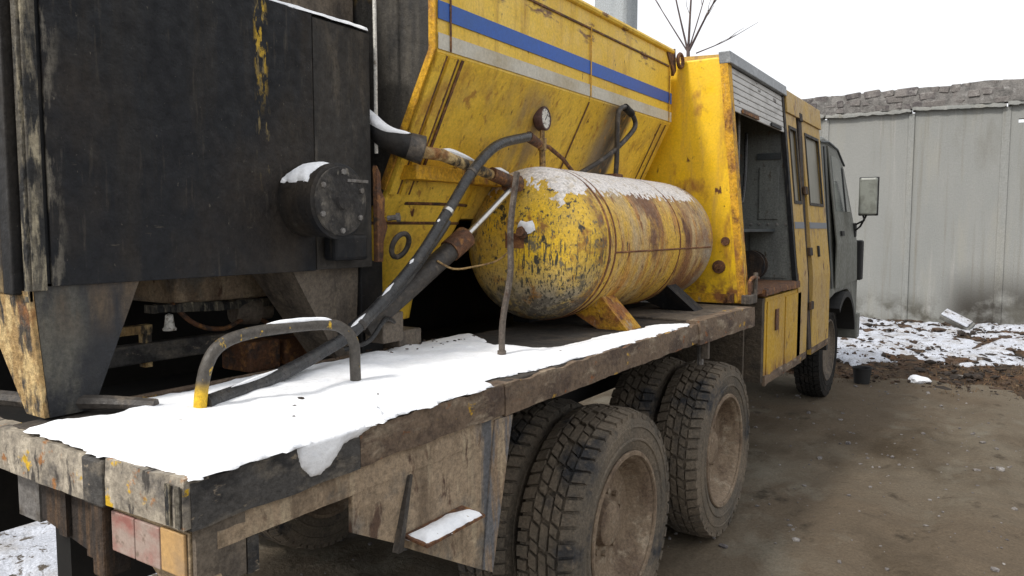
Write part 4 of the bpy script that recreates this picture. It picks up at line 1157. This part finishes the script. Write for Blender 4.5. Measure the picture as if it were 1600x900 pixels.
q = MB(); leanbox(q, 5.95, 6.25, 2.632, 2.66, 0, .012)
build('handle', q, 'black_rubber', sh, bevel=.004)
q = MB(); leanbox(q, 6.385, 6.445, 1.40, 2.92, .03, .004)
build('door_pillar', q, 'black_grime', cabin)
# lower tool box
tbx = build('tool_box', MB().box(-2.1, -1.425, 5.47, 6.60, .745, 1.36), 'locker_yellow', T, bevel=.006)
build('lid', worn_beam((-1.40, 5.40, 1.43), (-1.40, 6.44, 1.43), .05, .12, 9, (-1, 0, 0), 30, .012), 'rust_steel', tbx)
build('front_sheet', MB().box(-1.424, -1.418, 5.52, 6.02, .77, 1.33), 'locker_yellow', tbx, bevel=.002)
build('front_sheet', MB().box(-1.424, -1.416, 6.05, 6.56, .76, 1.33), 'locker_yellow', tbx, bevel=.002)
build('lock', MB().box(-1.417, -1.405, 5.72, 5.80, 1.10, 1.26), 'rust_steel', tbx, bevel=.006)
build('skirt', worn_beam((-1.412, 5.46, .80), (-1.412, 6.60, .80), .07, .02, 10, (-1, 0, 0), 30, .012), 'rail_worn', tbx)
build('splash_sheet', MB().box(-2.1, -1.47, 5.10, 5.13, .78, 1.33), 'splash_mud', T)
build('splash_sheet', MB().box(-2.15, -1.427, 5.40, 5.465, .755, 1.36), 'splash_mud', T)
build('hose_tail', MB().tube([(-1.40, 4.05, 1.25), (-1.40, 4.05, 1.10)], .018, 8), 'grey_steel', T)
va = build('valve', MB().box(-1.44, -1.38, 4.93, 5.10, 1.36, 1.42), 'dusty_steel', T, bevel=.006)
build('valve_pipe', MB().tube(bez([(-1.40, 4.98, 1.42), (-1.40, 4.98, 1.50), (-1.40, 5.05, 1.53), (-1.40, 5.18, 1.52)], 5), .012, 8), 'rust_steel', va, smooth=True)
build('valve_pipe', MB().tube([(-1.40, 5.10, 1.36), (-1.40, 5.12, 1.56)], .016, 8), 'dusty_steel', va, smooth=True)
# doors
def door(y0, y1, wy0, wy1):
    z0, z1 = .74, 2.80
    mb = MB()
    wz0, wz1 = 2.06, 2.70
    def slab(a, b, c, d, inn=.03, out=.004):
        if c < 1.43 < d:
            leanbox(mb, a, b, c, 1.43, inn, out); leanbox(mb, a, b, 1.43, d, inn, out)
        else:
            leanbox(mb, a, b, c, d, inn, out)
    slab(y0, y1, z0, wz0); slab(y0, y1, wz1, z1)
    leanbox(mb, y0, wy0, wz0, wz1, .03, .004); leanbox(mb, wy1, y1, wz0, wz1, .03, .004)
    d = build('cabin_door', mb, 'door_yellow', T)
    q = MB(); leanbox(q, wy0, wy1, wz0, wz1, .022, -.014)
    build('window_pane', q, 'dusty_pane', d)
    q = MB(); t = .025
    leanbox(q, wy0, wy1, wz0, wz0 + t, 0, .012); leanbox(q, wy0, wy1, wz1 - t, wz1, 0, .012)
    leanbox(q, wy0, wy0 + t, wz0 + t, wz1 - t, 0, .012); leanbox(q, wy1 - t, wy1, wz0 + t, wz1 - t, 0, .012)
    build('window_seal', q, 'grime_streak', d)
    q = MB(); leanbox(q, y0 + .01, y1 - .01, 1.855, 1.91, 0, .008)
    build('grey_stripe', q, 'stripe_grey', d)
    q = MB(); leanbox(q, y0 + .01, y1 - .01, .745, .80, 0, .008)
    build('kick_strip', q, 'rail_worn', d)
    return d
door(6.447, 6.80, 6.50, 6.76)
d2 = door(7.00, 7.76, 7.08, 7.66)
q = MB(); leanbox(q, 7.25, 7.29, 1.60, 1.70, 0, .022)
build('handle', q, 'black_rubber', d2, bevel=.006)
q = MB(); leanbox(q, 6.80, 7.00, .78, 2.80, .10, -.05)
build('door_gap', q, 'inner_dark', cabin)
q = MB(); leanbox(q, 6.86, 6.985, .80, 2.88, .04, .014)
build('hinge_post', q, 'rust_plate', cabin, bevel=.006)
for z_ in (1.15, 1.62, 2.15, 2.78):
    q = MB(); leanbox(q, 6.87, 6.98, z_, z_ + .07, 0, .024)
    build('hinge', q, 'rust_plate', cabin, bevel=.005)

# driver's cab ---------------------------------------------------------------
dx = lambda z_: -1.47 - max(0, z_ - 1.7) * .12
prof = [(7.86, 1.10), (7.86, 2.62), (7.92, 2.74), (8.15, 2.79), (8.75, 2.77), (9.05, 2.68), (9.22, 2.52), (9.66, 1.72), (9.74, 1.30), (9.74, .72), (9.56, .72), (9.48, .95), (9.32, 1.12), (9.1, 1.18), (8.4, 1.18)]
mb = MB()
n = len(prof)
for sgn in (1, -1):
    for (y, z_) in prof:
        xx = dx(z_) if sgn > 0 else 2 * CX - dx(z_)
        mb.v.append((xx, y, z_))
mb.f.append(tuple(range(n))); mb.f.append(tuple(range(2 * n - 1, n - 1, -1)))
for i in range(n):
    j = (i + 1) % n
    mb.f.append((i, j, n + j, n + i))
dc = build('driver_cab', mb, 'green_grey', T, bevel=.03)
def cabpanel(poly, name, m, pr0, pr1, par):
    mb = MB(); n = len(poly)
    for pr in (pr0, pr1):
        for y, z_ in poly:
            mb.v.append((dx(z_) + pr, y, z_))
    mb.f.append(tuple(range(n - 1, -1, -1))); mb.f.append(tuple(range(n, 2 * n)))
    for i in range(n):
        j = (i + 1) % n
        mb.f.append((i, j, n + j, n + i))
    return build(name, mb, m, par)
cabpanel([(8.30, 1.24), (8.30, 1.70), (8.30, 2.70), (8.80, 2.68), (9.10, 2.50), (9.52, 1.70), (9.60, 1.26), (8.70, 1.24)], 'door', 'green_grey', .002, .014, dc)
cabpanel([(8.40, 2.04), (8.40, 2.61), (8.78, 2.60), (8.99, 2.46), (9.24, 2.04)], 'side_window', 'glass', .0145, .018, dc)
cabpanel([(8.93, 2.04), (8.93, 2.52), (8.96, 2.50), (8.97, 2.04)], 'window_bar', 'black_rubber', .0185, .026, dc)
cabpanel([(7.92, 1.25), (7.92, 2.66), (7.99, 2.66), (7.99, 1.25)], 'rib', 'inner_dark', .003, .01, dc)
cabpanel([(8.12, 1.25), (8.12, 2.68), (8.17, 2.68), (8.17, 1.25)], 'rib', 'inner_dark', .003, .01, dc)
cabpanel([(8.52, 1.78), (8.52, 1.83), (8.66, 1.83), (8.66, 1.78)], 'door_handle', 'black_rubber', .015, .035, dc)
build('roof_gutter', MB().tube([(dx(2.7) + .02, 7.88, 2.70), (dx(2.72) + .02, 8.3, 2.735), (dx(2.7) + .02, 8.78, 2.70), (dx(2.55) + .02, 9.10, 2.55)], .012, 6), 'inner_dark', dc)
ar = MB()
arc = [(8.88 + .66 * cos(a), .50 + .66 * sin(a) * 1.02) for a in [pi * (.10 + .62 * i / 14) for i in range(15)]]
arc2 = [(8.88 + .60 * cos(a), .50 + .60 * sin(a) * 1.02) for a in [pi * (.10 + .62 * i / 14) for i in range(15)]]
ar.prism(arc + arc2[::-1], 0, -1.70, -1.44)
build('wheel_arch', ar, 'black_rubber', dc)
build('windshield', MB().quadbox([(-3.6, 9.30, 2.45), (-1.62, 9.30, 2.45), (-1.62, 9.32, 2.46), (-3.6, 9.32, 2.46), (-3.7, 9.62, 1.88), (-1.55, 9.62, 1.88), (-1.55, 9.64, 1.89), (-3.7, 9.64, 1.89)]), 'glass', dc)
build('corner_deflector', MB().box(-1.53, -1.42, 9.66, 9.80, 1.25, 1.72), 'black_rubber', dc, bevel=.02)
build('bumper', MB().box(-3.8, -1.45, 9.70, 9.88, .55, .85), 'green_grey', dc, bevel=.02)
build('cab_step', MB().box(-1.75, -1.46, 7.92, 8.0, .65, 1.12), 'black_rubber', dc)
# mirror
mi = build('wing_mirror', MB().box(-1.41, -1.225, 9.23, 9.285, 2.01, 2.42), 'mirror_back', T, bevel=.022)
build('mirror_seal', MB().box(-1.42, -1.215, 9.286, 9.305, 2.0, 2.43), 'black_rubber', mi, bevel=.02)
build('mirror_arm', MB().tube([(-1.50, 9.40, 1.80), (-1.40, 9.33, 1.88), (-1.33, 9.27, 2.01)], .011, 8), 'black_rubber', mi, smooth=True)
build('mirror_arm', MB().tube([(-1.50, 9.40, 1.88), (-1.36, 9.33, 1.95), (-1.37, 9.27, 2.02)], .011, 8), 'black_rubber', mi, smooth=True)
build('mirror_base', MB().box(-1.52, -1.45, 9.36, 9.44, 1.76, 1.92), 'black_rubber', mi, bevel=.01)

# ------------------------------------------------------------------ snow lying on the truck
dsn = snow_sheet([(-2.02, .878), (-1.60, .876), (XR + .004, .880), (XR + .006, 1.2), (XR + .002, 1.75), (XR + .004, 1.96), (XR - .09, 2.0), (XR - .03, 2.3), (XR - .02, 2.9),
                  (XR - .02, 3.85), (XR - .13, 3.70), (-1.55, 3.15), (-1.57, 2.70), (-1.75, 2.60), (-2.10, 2.85), (-2.13, 2.60), (-2.12, 2.3), (-2.09, 2.05), (-2.10, 1.75), (-2.085, 1.5), (-2.075, 1.25), (-2.06, 1.15), (-2.0, 1.13), (-1.97, 1.06), (-2.03, .98)],
                 1.350, .021, .014, edge=.07, wob=.020, wobs=9, seed=2.5, lump=.55, fray=.010)
# a tongue hanging over the rail: a flat drift on the rail face
k = len(dsn.v)
ton = snow_sheet([(1.12, 1.40), (1.155, 1.345), (1.170, 1.30), (1.195, 1.268), (1.225, 1.266), (1.26, 1.285), (1.30, 1.315), (1.36, 1.335), (1.45, 1.352), (1.50, 1.40)],
                 0, .013, .005, edge=.03, wob=.008, wobs=30, seed=7)
dsn.v += [(XR - .001 + c - (max(0, b_ - 1.35) * 1.6), a, min(b_, 1.372)) for a, b_, c in ton.v]
dsn.f += [tuple(q + k for q in f) for f in ton.f]
o = build('deck_snow', dsn, 'snow', smooth=True, recalc=False)
o.modifiers.clear()
tag(o, 'thick white snow blanket covering the truck tail deck', 'snow', kind='stuff')

mb = snow_sheet([(XR - .01, 1.535), (XR + .072, 1.535), (XR + .072, 1.79), (XR + .02, 1.80), (XR - .01, 1.72)], .996, .022, .008, edge=.03, wob=.006, wobs=20, seed=4)
o = build('step_snow', mb, 'snow', smooth=True, recalc=False); o.modifiers.clear()
tag(o, 'snow lying on the bent mudguard step', 'snow', kind='stuff')

def cyl_snow(cxx, czz, R, axis, a0, a1, t0, t1, h, m, seed, thr=0.15, n1=60, n2=40, rad=None, nsc=14, soft=.05, amp=.55):
    """snow on top of a cylinder: axis 'y' or 'x'"""
    mb = MB(); vid = {}
    val = {}
    for i in range(n1 + 1):
        for j in range(n2 + 1):
            t = t0 + (t1 - t0) * i / n1; a = a0 + (a1 - a0) * j / n2
            e = min((i / n1) * n1 * abs(t1 - t0) / n1, (1 - i / n1) * abs(t1 - t0)) / soft
            ea = min(j / n2, 1 - j / n2) * (a1 - a0) * R / soft
            v = min(1, e, ea) + amp * fbm(t * 1.0, a * R, nsc, 5, seed) - thr
            val[i, j] = (t, a, v)
    def gid(i, j):
        if (i, j) not in vid:
            t, a, v = val[i, j]
            rr = (rad(t) if rad else R) + (h * sqrt(max(0, min(1, v))) if v > 0 else -.004)
            vid[i, j] = len(mb.v)
            p = (cxx + rr * cos(a), t, czz + rr * sin(a)) if axis == 'y' else (t, cxx + rr * cos(a), czz + rr * sin(a))
            mb.v.append(p)
        return vid[i, j]
    for i in range(n1):
        for j in range(n2):
            if max(val[i, j][2], val[i + 1, j][2], val[i + 1, j + 1][2], val[i, j + 1][2]) > 0:
                mb.f.append((gid(i, j), gid(i + 1, j), gid(i + 1, j + 1), gid(i, j + 1)))
    return mb
def trad(t):
    if t >= Y0: return R_
    c = min(1, max(0, (Y0 - t) / .25)) ** (1 / .9)
    return R_ * max(.0, 1 - c * c) ** .4
o = build('tank_snow', cyl_snow(TX, TZ, R_, 'y', radians(38), radians(140), Y0 - .19, Y1 - .02, .0035, 'snow', 3.3, .16, 260, 150, trad, 30, .14, .42), 'frost', smooth=True, recalc=False)
o.modifiers.clear()
tag(o, 'thin melting snow along the top of the yellow air tank', 'snow', kind='stuff')
o = build('drum_snow', cyl_snow(1.85, 1.945, .123, 'x', radians(48), radians(150), BX + .012, BX + .152, .016, 'snow', 5, .12, 30, 40), 'snow', smooth=True, recalc=False)
o.modifiers.clear()
tag(o, 'white snow cap on the black fan drum', 'snow', kind='stuff')
fsn = MB().tube(bez([(-2.20, 2.22, 2.355), (-2.13, 2.235, 2.288), (-2.06, 2.255, 2.238), (-1.985, 2.32, 2.218)], 6), [.004, .010, .016, .02, .022, .024, .025, .025, .024, .023, .022, .021, .02, .018, .016, .015, .014, .010, .004], 10)
tag(build('funnel_snow', fsn, 'snow', smooth=True), 'snow streak on the dark feed funnel beside the hopper', 'snow', kind='stuff')
mb = snow_sheet([(-3.4, .97), (BX + .010, .97), (BX + .010, 2.19), (-3.4, 2.19)], 2.611, .022, .02, edge=.03, wob=.012, seed=8)
o = build('box_top_snow', mb, 'snow', smooth=True, recalc=False); o.modifiers.clear()
tag(o, 'line of snow on the top edge of the black heater box', 'snow', kind='stuff')
asn = MB().tube(bez([(-1.985, 2.50, 2.180), (-1.975, 2.58, 2.170), (-1.965, 2.70, 2.147)], 5), [.004, .008, .012, .014, .014, .014, .013, .012, .011, .008, .004], 8)
tag(build('lever_snow', asn, 'snow', smooth=True), 'streak of snow on the lever arm above the ram', 'snow', kind='stuff')
psn = MB().tube([(-1.962, 2.84, 2.122), (-1.958, 2.89, 2.118), (-1.954, 2.95, 2.108)], [.006, .014, .006], 8)
tag(build('sleeve_snow', psn, 'snow', smooth=True), 'dab of snow on the rusty arm sleeve', 'snow', kind='stuff')
cs = MB().rock((TX + .085, Y0 - .253, TZ + .085), (.05, .014, .028), 2.2, 2)
tag(build('plug_snow', cs, 'snow', smooth=True), 'small snow dab on the tank end fitting', 'snow', kind='stuff')

hs_ = MB().tube(bez([(-1.775, 1.42, 1.576), (-1.76, 1.50, 1.578), (-1.745, 1.60, 1.574), (-1.737, 1.65, 1.562)], 5), [.002, .005, .007, .008, .008, .008, .009, .009, .008, .008, .008, .008, .007, .006, .004, .002], 8)
tag(build('hoop_snow', hs_, 'snow', smooth=True), 'thin line of snow along the bent grab hoop', 'snow', kind='stuff')

HP = bez(hosep, 8)
hsn = MB()
for a_, b_ in ((3, 9), (22, 25), (27, 29), (31, 32), (37, 38)):
    seg = [HP[i] + Vector((0, 0, .020)) + Vector((.004, -.004, 0)) for i in range(a_, b_ + 1)]
    if len(seg) < 3:
        seg = [seg[0], (seg[0] + seg[-1]) / 2, seg[-1]]
    n_ = len(seg)
    hsn.tube(seg, [.002 + .0065 * sin(pi * i / (n_ - 1)) for i in range(n_)], 8)
tag(build('hose_snow', hsn, 'snow', smooth=True), 'broken streaks of snow along the black hose', 'snow', kind='stuff')

cr = MB()
rc = random.Random(5)
for i in range(46):
    x = rc.uniform(-2.12, -1.45) if i < 9 else rc.uniform(-2.12, -1.94)
    y = rc.uniform(1.1, 2.8) if i < 9 else rc.uniform(1.95, 2.75)
    q = rc.uniform(.002, .006)
    cr.rock((x, y, 1.368 + q * .3), (q * rc.uniform(1, 2.6), q * rc.uniform(.8, 1.5), q * .7), i * .9, 1)
tag(build('snow_crumbs', cr, 'debris', recalc=False), 'dark crumbs of dirt scattered on the deck snow', 'dirt', kind='stuff')
